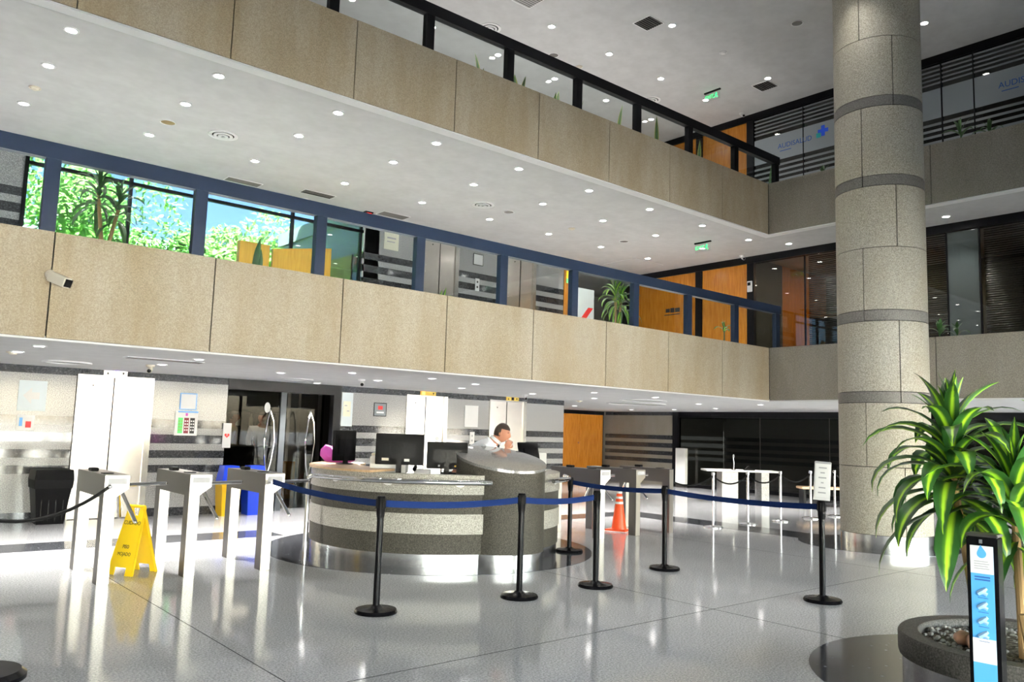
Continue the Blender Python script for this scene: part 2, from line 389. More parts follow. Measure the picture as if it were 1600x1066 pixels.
# ------------------------------------------------------------------ striped granite lift walls
BANDS = [(.0, .13), (.68, .80), (.91, 1.03), (1.14, 1.28), (1.39, 1.52), (2.13, 2.24)]
def granite_wall(name, x0, x1, z0, label, y=YB, t=.35, parent=None, top=2.24):
    o = struct(name, MB().box(x0, x1, y, y + t, z0, z0 + top), 'granite_light', label, parent)
    for (a, b_) in BANDS:
        mesh_obj('granite_band', MB().box(x0, x1 + .002, y - .003, y + .02, z0 + a, z0 + b_), 'granite_dark', o)
    return o
def lift_door(name, x0, x1, z0, label, disp=None, open_=0.0):
    o = tag(bpy.data.objects.new(name, None), label, None, None, 'structure'); COL.objects.link(o)
    h_ = 2.13; y = YB; xm = (x0 + x1) / 2
    mesh_obj('door_frame', MB().box(x0 - .02, x0 + .0, y - .03, y + .1, z0, z0 + h_ + .03).box(x1, x1 + .09, y - .05, y + .1, z0, z0 + h_ + .03).box(x0, x1, y - .03, y + .1, z0 + h_, z0 + h_ + .03), 'steel_frame', o)
    mesh_obj('door_leaf', MB().box(x0, xm - .008, y - .012, y + .02, z0 + .01, z0 + h_), 'steel_lift', o)
    mesh_obj('door_leaf', MB().box(xm + .008, x1, y - .022, y + .01, z0 + .01, z0 + h_), 'steel_lift', o)
    mesh_obj('door_gap', MB().box(xm - .008, xm + .008, y + .0, y + .02, z0 + .01, z0 + h_), 'black_rubber', o)
    k = mesh_obj('key_hole', MB().lathe([(.012, 0), (.012, .006)], n=10), 'black_rubber', o, loc=(x0 + .2, y - .012, z0 + 2.0), rot=(R(90), 0, 0))
    return o
# ground floor
granite_wall('wall_lift_left', XW, 2.83, 0, 'striped grey granite wall left of the wide lift door')
granite_wall('wall_lift_centre', 3.93, 5.13, 0, 'striped grey granite wall with notices beside the dark glass doorway')
granite_wall('wall_lift_middle', 7.25, 8.68, 0, 'striped grey granite wall right of the dark glass doorway')
granite_wall('wall_lift_right', 9.68, 10.78, 0, 'striped grey granite wall between the two far lift doors')
granite_wall('wall_lift_end', 11.83, 13.0, 0, 'striped grey granite wall end beside the orange wooden door')
struct('wall_core_side', MB().box(12.7, 13.0, 13.75, 18.5, 0, Z1B), 'granite_light', 'side of the granite lift core')
for x0, x1 in ((2.83, 3.93), (8.68, 9.68), (10.78, 11.83)):
    struct('wall_lift_header', MB().box(x0, x1, YB, YB + .3, 2.16, 2.24), 'granite_dark', 'dark granite strip above a lift door')
    struct('wall_lift_shaft', MB().box(x0, x1, YB + .1, YB + .3, 0, 2.16), 'black_rubber', 'lift shaft back')
lift_door('door_1', 2.86, 3.84, 0, 'wide brushed steel lift door at the left, with a blue lit display above')
lift_door('door_2', 8.70, 9.57, 0, 'brushed steel lift door behind the reception monitors')
lift_door('door_3', 10.80, 11.72, 0, 'brushed steel lift door behind the guard')
# floor indicators above the lifts
def indicator(x0, x1, label, lamp, mat='steel_frame'):
    t = thing('lift_indicator', label, 'display', ((x0 + x1) / 2, YB - .003, 2.2)); wd = (x1 - x0) / 2
    mesh_obj('plate', MB().box(-wd, wd, -.015, 0, -.045, .045, .004), mat, t)
    mesh_obj('lamp', MB().box(-.035 + lamp[1], .035 + lamp[1], -.022, -.015, -.03, .035), lamp[0], t)
    mesh_obj('arrow', MB().prism([(-wd * .75, -.02), (-wd * .55, -.02), (-wd * .65, .02)], 'y', -.018, -.015), 'black_plastic', t)
    mesh_obj('arrow', MB().prism([(wd * .55, .02), (wd * .65, -.02), (wd * .75, .02)], 'y', -.018, -.015), 'black_plastic', t)
indicator(3.19, 3.53, 'pale lift indicator with a blue light above the leftmost lift', ('display_blue', 0))
indicator(9.0, 9.38, 'lift indicator with an orange light above the lift behind the monitors', ('bulb_amber', -.12), 'badge_yellow')
indicator(11.24, 11.6, 'dark lift indicator above the lift behind the guard', ('black_plastic', 0), 'badge_yellow')

# mid level lift core, with its own lift doors
Z2 = Z1T
granite_wall('wall_core_upper_left', 7.58, 8.93, Z2 + .06, 'striped granite wall on the middle floor with a white notice', top=2.19)
granite_wall('wall_core_upper_middle', 9.82, 11.15, Z2 + .06, 'striped granite wall on the middle floor between lifts', top=2.19)
granite_wall('wall_core_upper_right', 12.0, 12.9, Z2 + .06, 'striped granite wall on the middle floor right of the lifts', top=2.19)
sw = struct('wall_core_upper_side', MB().box(7.55, 7.9, 13.4, 17.0, Z2, Z2B), 'plaster_dim', 'side wall of the middle floor lift core')
for (a, b_) in ((1.14, 1.28), (1.39, 1.52), (.91, 1.03)): mesh_obj('granite_band', MB().box(7.545, 7.6, 13.4, 13.75, Z2 + .06 + a, Z2 + .06 + b_), 'granite_dark', sw)
mesh_obj('wood_panel', MB().box(7.52, 7.56, 13.78, 16.5, Z2, 4.83), 'wood_yellow', sw)
lift_door('door_4', 8.95, 9.72, Z2, 'steel lift door on the middle floor nearest the windows')
lift_door('door_5', 11.17, 11.9, Z2, 'steel lift door on the middle floor farther right')
struct('wall_wood_strip', MB().box(12.9, 13.2, 13.38, 13.6, Z2, Z2B), 'wood_orange', 'narrow orange wood strip beside the middle floor lifts')
granite_wall('wall_corridor_end', 13.2, 15.2, Z2, 'dim striped wall at the end of the middle corridor', y=15.2)

# ------------------------------------------------------------------ middle floor windows to the garden
wn = tag(bpy.data.objects.new('window_2', None), 'garden windows of the middle floor corridor', None, None, 'structure'); COL.objects.link(wn)
granite_wall('wall_window_left', XW, 1.9, Z2 + .06, 'striped granite wall on the middle floor left of the garden windows', y=YB + .05, top=2.19)
mesh_obj('transom', MB().box(1.9, 7.55, YB, YB + .07, 5.2, 5.25), 'black_frame', wn)
mesh_obj('head_frame', MB().box(1.9, 7.55, YB, YB + .08, 5.45, Z2B), 'black_frame', wn)
for x in (1.92, 3.36, 6.1, 7.5): mesh_obj('mullion', MB().box(x - .025, x + .025, YB, YB + .07, Z2, Z2B), 'black_frame', wn)
for a, b_ in ((1.945, 3.335), (3.385, 6.075), (6.125, 7.475)):
    mesh_obj('pane', MB().box(a, b_, YB + .03, YB + .04, Z2, 5.2), 'glass_dimmed', wn)
    mesh_obj('pane', MB().box(a, b_, YB + .03, YB + .04, 5.25, 5.45), 'glass_dimmed', wn)
pw = thing('wooden_partition', 'sunlit yellow wooden partition with sloping top behind the garden window', 'partition', (0, 0, 0))
mesh_obj('panel', MB().prism([(5.57, Z2), (6.66, Z2), (6.66, 4.67), (5.57, 4.48)], 'y', 12.95, 13.02), 'wood_yellow', pw)
mesh_obj('column', MB().box(4.98, 5.5, 12.93, 13.05, Z2, 4.52), 'wood_yellow', pw)

# garden outside
g = struct('floor_garden', MB().box(-40, 40, 19.5, 90, 2.2, 2.6), 'grass', 'green garden ground outside')
struct('floor_street', MB().box(-90, 90, -120, FY - .3, -.3, -.02), 'outdoor_ground', 'pavement outside the entrance')
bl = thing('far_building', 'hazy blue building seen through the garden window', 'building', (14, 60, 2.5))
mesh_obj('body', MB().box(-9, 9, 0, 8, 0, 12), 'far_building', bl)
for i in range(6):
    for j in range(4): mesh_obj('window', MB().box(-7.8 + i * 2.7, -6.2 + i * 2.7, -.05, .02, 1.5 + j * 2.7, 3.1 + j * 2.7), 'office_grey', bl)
def tree(x, y, z, h_, r_, label, mat, seed, n=900, squash=.8, trunk=True, cat='tree'):
    rnd = random.Random(seed); t = thing('garden_tree' if trunk else 'garden_bush', label, cat, (x, y, z), 0, 'trees and bushes in the garden')
    if trunk: mesh_obj('trunk', MB().tube([(0, 0, 0), (.1, 0, h_ * .4), (0, .1, h_ * .75)], [.16, .12, .05], 8), 'bark_tree', t)
    mb = MB(); blobs = [(rnd.gauss(0, r_ * .38), rnd.gauss(0, r_ * .38), h_ - r_ * squash + rnd.gauss(0, r_ * .3 * squash), r_ * rnd.uniform(.35, .6)) for _ in range(11)]
    for k in range(n):
        bx, by, bz, br = rnd.choice(blobs); d = Vector((rnd.gauss(0, 1), rnd.gauss(0, 1), rnd.gauss(0, 1))).normalized() * br * rnd.uniform(.6, 1.05)
        c = Vector((bx, by, max(bz, .2))) + d; u = Vector((rnd.gauss(0, 1), rnd.gauss(0, 1), rnd.gauss(0, 1))).normalized(); v = u.orthogonal().normalized(); s = rnd.uniform(.06, .13)
        mb.add([c - u * s, c + v * s * .5, c + u * s, c - v * s * .5], [(0, 1, 2, 3)])
    f = mesh_obj('foliage', mb, mat, t); f['kind'] = 'stuff'
tree(4.6, 24, 2.6, 6.3, 2.3, 'leafy tree behind the left garden window beside the potted plant', 'leaf_tree', 1, 6000)
tree(1.2, 22.5, 2.6, 6.0, 2.0, 'dense tree at the left edge of the garden window', 'leaf_tree', 2, 5000)
tree(6.6, 25.5, 2.6, 4.7, 1.7, 'pale green leaning tree in the first large garden window', 'leaf_tree_b', 3, 5000)
tree(8.2, 25.0, 2.6, 4.6, 1.2, 'low round bush in the first large garden window', 'leaf_tree', 5, 3500, trunk=False, cat='bush')
tree(10.4, 26.5, 2.6, 5.9, 1.7, 'round tree standing in the middle of the garden view', 'leaf_tree_b', 4, 5000)
tree(12.6, 27.0, 2.6, 5.2, 1.5, 'bush beside the yellow partition in the garden view', 'leaf_tree_b', 6, 3000, trunk=False, cat='bush')
for i, x in enumerate((-12, 4, 19)):
    tree(x, -30 - (i % 2) * 3, 0, 7.5, 2.6, ORD[i] + ' street tree outside the entrance behind the camera', 'leaf_tree', 20 + i, 800)

# ------------------------------------------------------------------ glass balustrades
def balustrade(z0, h_, label, mat):
    t = thing('balustrade', label, 'railing', (0, 0, z0)); y0, y1 = 8.64, 8.74
    mesh_obj('top_rail', MB().box(XW, 14.36, y0, y1, h_ - .16, h_), mat, t)
    xs = [14.26 - 1.4225 * k for k in range(0, 17)]
    for k, x in enumerate(xs):
        mesh_obj('post', MB().box(x - .065, x + .065, y0 + .005, y1 - .005, 0, h_ - .16), mat, t)
        if k: mesh_obj('glass_pane', MB().box(x + .065, xs[k - 1] - .065, 8.685, 8.695, .0, h_ - .16), 'glass', t)
    return t
balustrade(Z1T, .89, 'blue black framed glass railing of the lower balcony', 'blue_frame')
balustrade(Z2T, .70, 'black framed glass railing of the upper balcony', 'black_frame')

# ------------------------------------------------------------------ round stone column
CX, CY, CR = 12.09, 5.58, .63
col = struct('wall_column', MB().lathe([(CR - .02, 0), (CR - .02, Z3)], (CX, CY), 48), 'black_rubber', 'tall round column clad in grey stone with darker rings')
mesh_obj('steel_base', MB().lathe([(CR + .012, 0), (CR + .012, .19)], (CX, CY), 64), 'steel_base', col, True)
def panels(z0, z1, off, mat, k=3):
    g = .006
    for i in range(k):
        a0 = R(off) + 2 * PI * i / k + g / CR; a1 = R(off) + 2 * PI * (i + 1) / k - g / CR
        mesh_obj('stone_panel', MB().ring(CR - .03, CR, z0 + .005, z1 - .005, (CX, CY), 22, a0, a1), mat, col, True)
speckle('ring_stone', (.15, .145, .135), (.09, .088, .08), (.23, .22, .21), 70, .5, .4)
speckle('column_stone', (.40, .385, .335), (.25, .24, .20), (.56, .54, .48), 62, .6, .35, bumpy=.15, blotch=((.84, .8, .72), (1, 1, .4), 1.5))
zs = [(.19, 1.15, 'c', -131), (1.15, 2.07, 'c', -177), (2.07, 2.23, 'r', -134), (2.23, 3.26, 'c', -134), (3.26, 3.42, 'r', -177), (3.42, 4.35, 'c', -177), (4.35, 5.28, 'c', -134),
      (5.28, 5.44, 'r', -176), (5.44, 6.5, 'c', -176), (6.5, 6.66, 'r', -135), (6.66, 7.59, 'c', -135), (7.59, 8.77, 'c', -177)]
for z0, z1, k, off in zs: panels(z0, z1, off, 'ring_stone' if k == 'r' else 'column_stone')

# ------------------------------------------------------------------ right hand office glazing, middle and top floors
GX = 15.3
def glazing(name, z0, z1, label):
    o = tag(bpy.data.objects.new(name, None), label, None, None, 'structure'); COL.objects.link(o)
    mesh_obj('head_beam', MB().box(GX - .05, GX + .1, FY, 13.4, z1 - .15, z1), 'black_frame', o)
    mesh_obj('sill', MB().box(GX - .02, GX + .06, FY, 13.4, z0, z0 + .06), 'black_frame', o)
    for y in (11.32, 9.93): mesh_obj('post', MB().box(GX - .04, GX + .06, y - .085, y + .085, z0, z1 - .15), 'black_frame', o)
    for y in (8.65, 5.85, 5.3, 2.6, 0, -2.5): mesh_obj('post', MB().box(GX - .01, GX + .03, y - .012, y + .012, z0, z1 - .15), 'black_frame', o)
    ye = [9.84, 8.665, 5.865, 5.31, 2.61, .01, -2.49, FY]
    for a, b_ in zip(ye[1:], ye[:-1]): mesh_obj('pane', MB().box(GX, GX + .01, a, b_ - .02, z0 + .06, z1 - .15), 'glass_office', o)
    for a, b_ in ((11.41, 13.4), (10.02, 11.23)): mesh_obj('wood_panel', MB().box(GX, GX + .04, a, b_, z0, z1 - .15), 'wood_orange', o)
    return o
gm = glazing('window_3', Z1T, Z2B, 'middle floor office glazing with wooden panels and blinds')
gt = glazing('window_4', Z2T, Z3, 'top floor office glazing with frosted stripes and a blue logo')
# middle floor: blinds and frosted strip, office inside
def blind(y0, y1, z0, z1):
    mb = MB(); z = z0
    while z < z1:
        mb.add([(GX + .10, y0, z), (GX + .10, y1, z), (GX + .103, y0, z + .014), (GX + .103, y1, z + .014), (GX + .112, y0, z + .028), (GX + .112, y1, z + .028), (GX + .128, y0, z + .036), (GX + .128, y1, z + .036)], [(0, 1, 3, 2), (2, 3, 5, 4), (4, 5, 7, 6)]); z += .04
    o = mesh_obj('blind', mb, 'blind', gm, True); o['kind'] = 'stuff'
blind(5.9, 8.62, 3.35, 5.33); blind(2.7, 5.26, 3.35, 5.33); blind(-2.0, 2.55, 3.35, 5.33)
mesh_obj('frosted_strip', MB().box(GX + .02, GX + .03, 5.33, 5.84, 3.32, 5.35), 'frost_mid', gm)
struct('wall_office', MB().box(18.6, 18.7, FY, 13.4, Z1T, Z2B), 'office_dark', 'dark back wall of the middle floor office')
struct('floor_office', MB().box(GX, 19, FY, 13.4, Z1T - .02, Z1T), 'carpet', 'dark carpet of the middle floor office')
struct('wall_office_side', MB().box(GX + .1, 16.6, 9.95, 10.05, Z1T, Z2B), 'office_dark', 'partition of the middle floor office')
struct('wall_office_wood', MB().box(16.6, 18.6, 9.95, 10.05, Z1T, Z2B), 'wood_orange', 'orange lit wood wall inside the office')
dk = thing('office_counter', 'dark office counter behind the middle floor blinds', 'counter', (16.6, 8.4, Z1T))
mesh_obj('front', MB().box(-.05, .05, -.6, .8, 0, .95), 'counter_dark', dk); mesh_obj('top', MB().box(-.08, .5, -.62, .82, .95, 1.0), 'wood_orange', dk)
ol = thing('office_ceiling_panel', 'warm lit ceiling panel inside the middle floor office', 'ceiling lamp', (17.2, 8.0, Z2B - .03))
mesh_obj('frame', MB().box(-.65, .65, -.5, .5, -.02, .03), 'white_trim', ol); mesh_obj('diffuser', MB().box(-.6, .6, -.45, .45, -.03, -.02), 'lamp_warm', ol)
# top floor: frosted bands, film strips, logo
for y0, y1 in ((5.87, 9.83), (2.62, 5.84)):
    mesh_obj('frosted_band', MB().box(GX - .006, GX - .002, y0, y1, 7.56, 8.13), 'frost_panel', gt)
    z = 7.47
    while z > 6.62: mesh_obj('film_strip', MB().box(GX - .006, GX - .002, y0, y1, z - .048, z), 'film', gt); z -= .115
    z = 8.22
    while z < 8.58: mesh_obj('film_strip', MB().box(GX - .006, GX - .002, y0, y1, z, z + .035), 'film', gt); z += .085
for yl in (9.25, 4.9):
    lg = text('lettering', 'AUDISALUD', .155, 'logo_blue', gt, (GX - .009, yl, 7.85), (R(90), 0, R(-90)), .001, 'LEFT', .95)
    cr = MB().box(-.001, .001, -.115, .115, -.04, .04).box(-.0012, .0012, -.04, .04, -.115, .115)
    mesh_obj('logo_cross', cr, 'logo_bright', gt, loc=(GX - .009, yl - 1.05, 7.94))
    mesh_obj('logo_square', MB().box(-.001, .001, -.05, .05, -.05, .05), 'logo_teal', gt, loc=(GX - .0115, yl - .95, 7.86))
    mesh_obj('print_line', MB().box(GX - .010, GX - .007, yl - .32, yl - .05, 7.735, 7.75), 'logo_blue', gt)
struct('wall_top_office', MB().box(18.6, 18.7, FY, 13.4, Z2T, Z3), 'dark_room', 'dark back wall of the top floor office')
ic = thing('intercom', 'white intercom with a dark screen on the post of the middle office', 'intercom', (GX - .045, 9.93, 4.83))
mesh_obj('case', MB().box(-.03, 0, -.06, .06, -.12, .12, .006), 'white_plastic', ic); mesh_obj('screen', MB().box(-.034, -.03, -.03, .045, .02, .09), 'black_plastic', ic)
sg = thing('wall_logo', 'small dark logo plate on the orange panel behind the railing', 'sign', (GX - .003, 12.1, 4.5))
for k, (y0, y1, z0, z1) in enumerate(((-.22, -.08, -.04, .06), (-.06, .06, -.04, .07), (.08, .2, -.03, .06), (-.22, .24, -.10, -.08))):
    mesh_obj('logo_bar', MB().box(-.004, .003, y0, y1, z0, z1), 'text_black', sg)
# ------------------------------------------------------------------ ground floor far right: door, striped wall, dark glass
dw = tag(bpy.data.objects.new('door_6', None), 'orange varnished wooden double door at the far end', None, None, 'structure'); COL.objects.link(dw)
for a, b_ in ((17.6, 18.62), (18.63, 19.68)): mesh_obj('door_leaf', MB().box(a, b_, 18.42, 18.48, .01, 2.12), 'wood_orange', dw)
mesh_obj('lock', MB().lathe([(.03, 0), (.03, .02)], n=12), 'door_wood_trim', dw, loc=(18.55, 18.42, 1.2), rot=(R(90), 0, 0))
mesh_obj('door_head', MB().box(13.0, 19.7, 18.38, 18.5, 2.12, 2.24), 'black_frame', dw)
sr = struct('wall_striped_far', MB().box(19.8, 20.0, 15.5, 18.7, 0, Z1B), 'grey_stone', 'brownish striped stone wall at the far right')
for (a, b_) in BANDS[1:]: mesh_obj('granite_band', MB().box(19.796, 19.9, 15.5, 18.4, a, b_), 'granite_dark', sr)
gw = tag(bpy.data.objects.new('window_5', None), 'long dark glass wall at the back right', None, None, 'structure'); COL.objects.link(gw)
mesh_obj('head_beam', MB().box(19.75, 19.9, 2.8, 15.5, 2.08, Z1B), 'black_frame', gw)
mesh_obj('sill', MB().box(19.76, 19.88, 2.8, 15.5, 0, .1), 'black_frame', gw)
mesh_obj('post', MB().box(19.72, 19.88, 15.36, 15.56, 0, Z1B), 'black_frame', gw)
ys = [15.36, 12.58, 10.55, 8.0, 5.4, 2.82]
for a, b_ in zip(ys[1:], ys[:-1]):
    mesh_obj('pane', MB().box(19.8, 19.81, a + .006, b_ - .006, .1, 2.08), 'glass_dark', gw)
    mesh_obj('joint', MB().box(19.795, 19.815, a - .006, a + .006, .1, 2.08), 'steel_side', gw)
ir = struct('wall_inner_right', MB().box(23.5, 23.7, 2.8, 18.5, 0, Z1B).box(19.9, 23.5, 2.6, 2.8, 0, Z1B), 'grey_stone', 'striped wall dimly seen behind the dark glass')
for (a, b_) in BANDS[1:]: mesh_obj('granite_band', MB().box(23.49, 23.6, 2.85, 18.5, a, b_), 'granite_dark', ir)

# ------------------------------------------------------------------ dark glass doorway between the lift walls
dg = tag(bpy.data.objects.new('door_7', None), 'dark framed glass doors with curved steel handles', None, None, 'structure'); COL.objects.link(dg)
mesh_obj('head_beam', MB().box(5.13, 7.25, YB - .02, YB + .15, 2.06, Z1B), 'black_frame', dg)
mesh_obj('post', MB().box(7.1, 7.25, YB - .02, YB + .12, 0, 2.06), 'black_frame', dg)
mesh_obj('post', MB().box(6.1, 6.2, YB + .02, YB + .1, 0, 2.06), 'speaker_dark', dg)
mesh_obj('pane', MB().box(5.13, 6.1, YB + .05, YB + .06, 0, 2.06), 'glass_door', dg)
def handle(x, label=None):
    h = mesh_obj('curved_handle', MB().tube([(x - .0, YB, 1.74), (x - .08, YB - .09, 1.55), (x - .13, YB - .12, 1.2), (x - .09, YB - .09, .85), (x, YB, .6)], .014, 8)
                 .tube([(x, YB, 1.74), (x + .06, YB - .03, 1.55), (x + .09, YB - .04, 1.2), (x + .05, YB - .03, .85), (x, YB, .6)], .012, 8), 'chrome', dg, True)
handle(6.66); handle(5.9)
mesh_obj('round_sticker', MB().lathe([(.07, 0), (.07, .004)], n=20), 'paper', dg, loc=(5.86, YB + .045, 1.78), rot=(R(90), 0, 0)).scale = (.75, 1.3, 1)
mesh_obj('door_leaf', MB().box(6.2, 7.1, YB + .35, YB + .36, 0, 2.06), 'glass_door', dg)
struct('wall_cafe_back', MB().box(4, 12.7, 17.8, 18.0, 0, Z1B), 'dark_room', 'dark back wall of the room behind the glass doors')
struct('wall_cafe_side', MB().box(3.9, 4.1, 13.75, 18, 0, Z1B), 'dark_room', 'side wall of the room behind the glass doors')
struct('wall_cafe_white', MB().box(7.3, 8.0, 15.6, 15.75, .75, Z1B), 'plaster', 'white wall piece seen through the glass doorway')
struct('wall_cafe_wood', MB().box(7.25, 8.0, 15.55, 15.75, 0, .75), 'wood_orange', 'orange wood dado under the white wall piece in the doorway')
struct('wall_cafe_panel', MB().box(6.9, 7.25, 14.3, 14.4, 0, 2.1), 'steel_side', 'grey metal panel inside the doorway')
ct = thing('cafe_counter', 'black counter inside the dark glass doorway', 'counter', (6.3, 15.4, 0))
mesh_obj('body', MB().box(-1.2, .5, -.25, .25, 0, 1.02), 'counter_dark', ct); mesh_obj('top', MB().box(-1.25, .55, -.3, .3, 1.02, 1.06), 'counter_dark', ct)
cs = thing('cafe_shelf', 'dim back shelf with hanging bottles in the doorway', 'shelf', (7.2, 17.6, 0))
mesh_obj('board', MB().box(-1.6, .9, -.15, .15, 1.75, 1.8), 'counter_dark', cs)
for k in range(7): mesh_obj('bottle', MB().lathe([(.05, 0), (.05, .17), (.018, .23), (.018, .28)], (-1.4 + k * .3, -.02), 10), 'poster_cream', cs, True, loc=(0, 0, 1.44))
sc_ = thing('cafe_screen', 'small bright green screen at the left of the doorway', 'screen', (5.55, 15.0, 1.62))
mesh_obj('case', MB().box(-.16, .16, 0, .03, -.13, .13).box(-.015, .015, .03, .05, -.05, .62), 'black_plastic', sc_); mesh_obj('display', MB().box(-.14, .14, -.004, 0, -.11, .11), 'poster_green', sc_)
pl_ = thing('cafe_ceiling_lamp', 'lit ceiling panel inside the dark doorway', 'ceiling lamp', (6.2, 15.9, 2.22))
mesh_obj('frame', MB().box(-.62, .62, -.17, .17, -.01, .02), 'white_trim', pl_); mesh_obj('diffuser', MB().box(-.58, .58, -.13, .13, -.018, -.01), 'lamp_faint', pl_)


# ================================================================== OBJECTS
# ------------------------------------------------------------------ reception desk
DC = (6.06, 8.55)
desk = thing('reception_desk', 'round granite reception desk with dark and pale bands and a slanted drum', 'desk', (DC[0], DC[1], 0))
A0, A1 = R(100), R(390)
mesh_obj('steel_plinth', MB().ring(1.36, 1.545, 0, .145, n=72, a0=A0, a1=A1), 'steel_base', desk, True)
for z0, z1, mt in ((.145, .363, 'desk_dark'), (.363, .577, 'desk_light'), (.577, .79, 'desk_dark'), (.79, 1.0, 'desk_light')):
    mesh_obj('granite_band', MB().ring(1.40, 1.56 + (.012 if mt == 'desk_light' else 0), z0, z1, n=72, a0=A0, a1=A1), mt, desk, True)
mesh_obj('worktop', MB().ring(.92, 1.41, .93, .965, n=64, a0=A0, a1=A1), 'counter_dark', desk, True)
mesh_obj('wooden_shelf', MB().ring(.98, 1.60, 1.0, 1.025, n=32, a0=R(128), a1=R(207)), 'wood_top', desk, True)
# slanted drum
dcx, dcy, dr = .02, -1.25, .52
gr_, gf = -.125, .197
def ztop(dx, dy): return 1.19 + gr_ * (dx * .763 - dy * .647) + gf * (dx * .645 + dy * .762)
def slant(r0, r1, zoff0, zoff1, n=64, z0=None):
    mb = MB(); vs_ = []
    for rr, zo in ((r0, zoff0), (r1, zoff1)):
        for i in range(n):
            a = 2 * PI * i / n; dx, dy = rr * math.cos(a), rr * math.sin(a)
            vs_.append((dcx + dx, dcy + dy, z0 if (z0 is not None and rr == r0 and zo == zoff0) else ztop(dx, dy) + zo))
    return mb, vs_
n_ = 64; vs_ = []; fs = []
for i in range(n_):
    a = 2 * PI * i / n_; dx, dy = dr * math.cos(a), dr * math.sin(a); vs_ += [(dcx + dx, dcy + dy, .145), (dcx + dx, dcy + dy, ztop(dx, dy) - .035)]
for i in range(n_): k = (i + 1) % n_; fs.append((2 * i, 2 * k, 2 * k + 1, 2 * i + 1))
fs.append(tuple(2 * i + 1 for i in range(n_)))
mesh_obj('drum', MB().add(vs_, fs), 'desk_dark', desk, True)
vs_ = []; fs = []
for i in range(n_):
    a = 2 * PI * i / n_
    for rr, zo in ((dr + .012, -.035), (dr + .012, -.005), (dr - .01, .0)): vs_.append((dcx + rr * math.cos(a), dcy + rr * math.sin(a), ztop(rr * math.cos(a), rr * math.sin(a)) + zo))
for i in range(n_):
    k = (i + 1) % n_
    for j in range(2): fs.append((3 * i + j, 3 * k + j, 3 * k + j + 1, 3 * i + j + 1))
fs.append(tuple(3 * i + 2 for i in range(n_))); fs.append(tuple(3 * i for i in range(n_))[::-1])
mesh_obj('slanted_top', MB().add(vs_, fs), 'desk_polished', desk, True)
mesh_obj('drum_plinth', MB().lathe([(dr + .004, 0), (dr + .004, .145)], (dcx, dcy), 64), 'steel_base', desk, True)
# chrome hand rail around the front
def arc(r_, z, a0, a1, n): return [(r_ * math.cos(R(a0 + (a1 - a0) * i / n)), r_ * math.sin(R(a0 + (a1 - a0) * i / n)), z) for i in range(n + 1)]
rail_pts = [(-1.70, .17, 0), (-1.70, .17, .5), (-1.70, .17, .84), (-1.705, .14, .90), (-1.715, .05, .925)] + arc(1.72, .93, 180, 255, 26)
hr = mesh_obj('hand_rail', MB().tube(rail_pts, .028, 12), 'chrome', desk, True)
hr2 = mesh_obj('hand_rail', MB().tube(arc(1.70, .93, 288, 332, 14), .024, 10), 'chrome', desk, True)
for pa, ob in ((188, hr), (215, hr), (244, hr), (300, hr2), (325, hr2)):
    d = Vector((math.cos(R(pa)), math.sin(R(pa)), 0))
    mesh_obj('bracket', MB().tube([d * 1.57 + Vector((0, 0, .91)), d * 1.71 + Vector((0, 0, .92))], .012, 8), 'chrome', ob, True)
    pl = MB().lathe([(.042, 0), (.042, .008)], n=16); pl.xf(Matrix.Translation(d * 1.578 + Vector((0, 0, .905))) @ d.to_track_quat('Z', 'Y').to_matrix().to_4x4() @ Matrix.Diagonal((1.35, .8, 1, 1)))
    mesh_obj('bracket_plate', pl, 'white_plastic', ob)

# desk equipment
def monitor(name, label, loc, rz, wd, ht, zb, tilt=0, back=True):
    t = thing(name, label, 'monitor', loc, rz)
    mesh_obj('screen_housing', MB().box(-wd / 2, wd / 2, 0, .035, zb, zb + ht, .006), 'black_plastic', t, rot=(tilt, 0, 0))
    mesh_obj('rear_cover', MB().box(-wd * .34, wd * .34, -.025, 0, zb + ht * .22, zb + ht * .72, .008), 'black_satin', t, rot=(tilt, 0, 0))
    mesh_obj('display', MB().box(-wd / 2 + .012, wd / 2 - .012, .035, .037, zb + .015, zb + ht - .012), 'office_grey', t, rot=(tilt, 0, 0))
    mesh_obj('stand', MB().box(-.03, .03, -.03, 0, .01, zb + ht * .35), 'black_satin', t)
    mesh_obj('foot', MB().lathe([(.11, 0), (.11, .008), (.05, .016)], n=24), 'black_satin', t, True)
    return t
CAMZ = R(-40)
m1 = monitor('monitor', 'large black monitor seen from behind on the reception desk', (5.09, 7.95, .966), CAMZ, .555, .355, .11)
mesh_obj('sticker', MB().box(-.20, -.12, -.0045, 0, .155, .185), 'cream_plastic', m1)
mesh_obj('connector', MB().box(.06, .12, -.012, 0, .15, .18), 'white_plastic', m1)
m2 = monitor('monitor', 'lower black monitor with a framed back beside the slanted drum', (5.56, 7.66, .966), CAMZ, .475, .31, .075)
for x, mt in ((-.1, 'grey_print'), (.09, 'bin_yellow'), (.13, 'bin_yellow')): mesh_obj('connector', MB().box(x, x + .02, -.012, 0, .10, .12), mt, m2)
monitor('monitor', 'narrow black screen seen edge-on at the left end of the desk', (5.05, 9.15, 1.026), R(12), .36, .38, .04)
monitor('monitor', 'tilted black monitor to the right of the guard', (7.02, 7.78, .966), R(5), .36, .27, .14, R(-14))
def simple(name, label, cat, parts, loc, rz=0, group=None):
    t = thing(name, label, cat, loc, rz, group)
    for nm, mb, mt, sm in parts: mesh_obj(nm, mb, mt, t, sm)
    return t
simple('paper_box', 'white cardboard box at the right end of the desk', 'box', [('body', MB().box(-.12, .12, -.1, .1, 0, .26, .004), 'paper', False), ('lid_flap', MB().prism([(-.12, .26), (.12, .23), (.12, .235), (-.12, .30)], 'y', -.1, .1), 'paper', False)], (7.24, 7.95, .966), CAMZ)
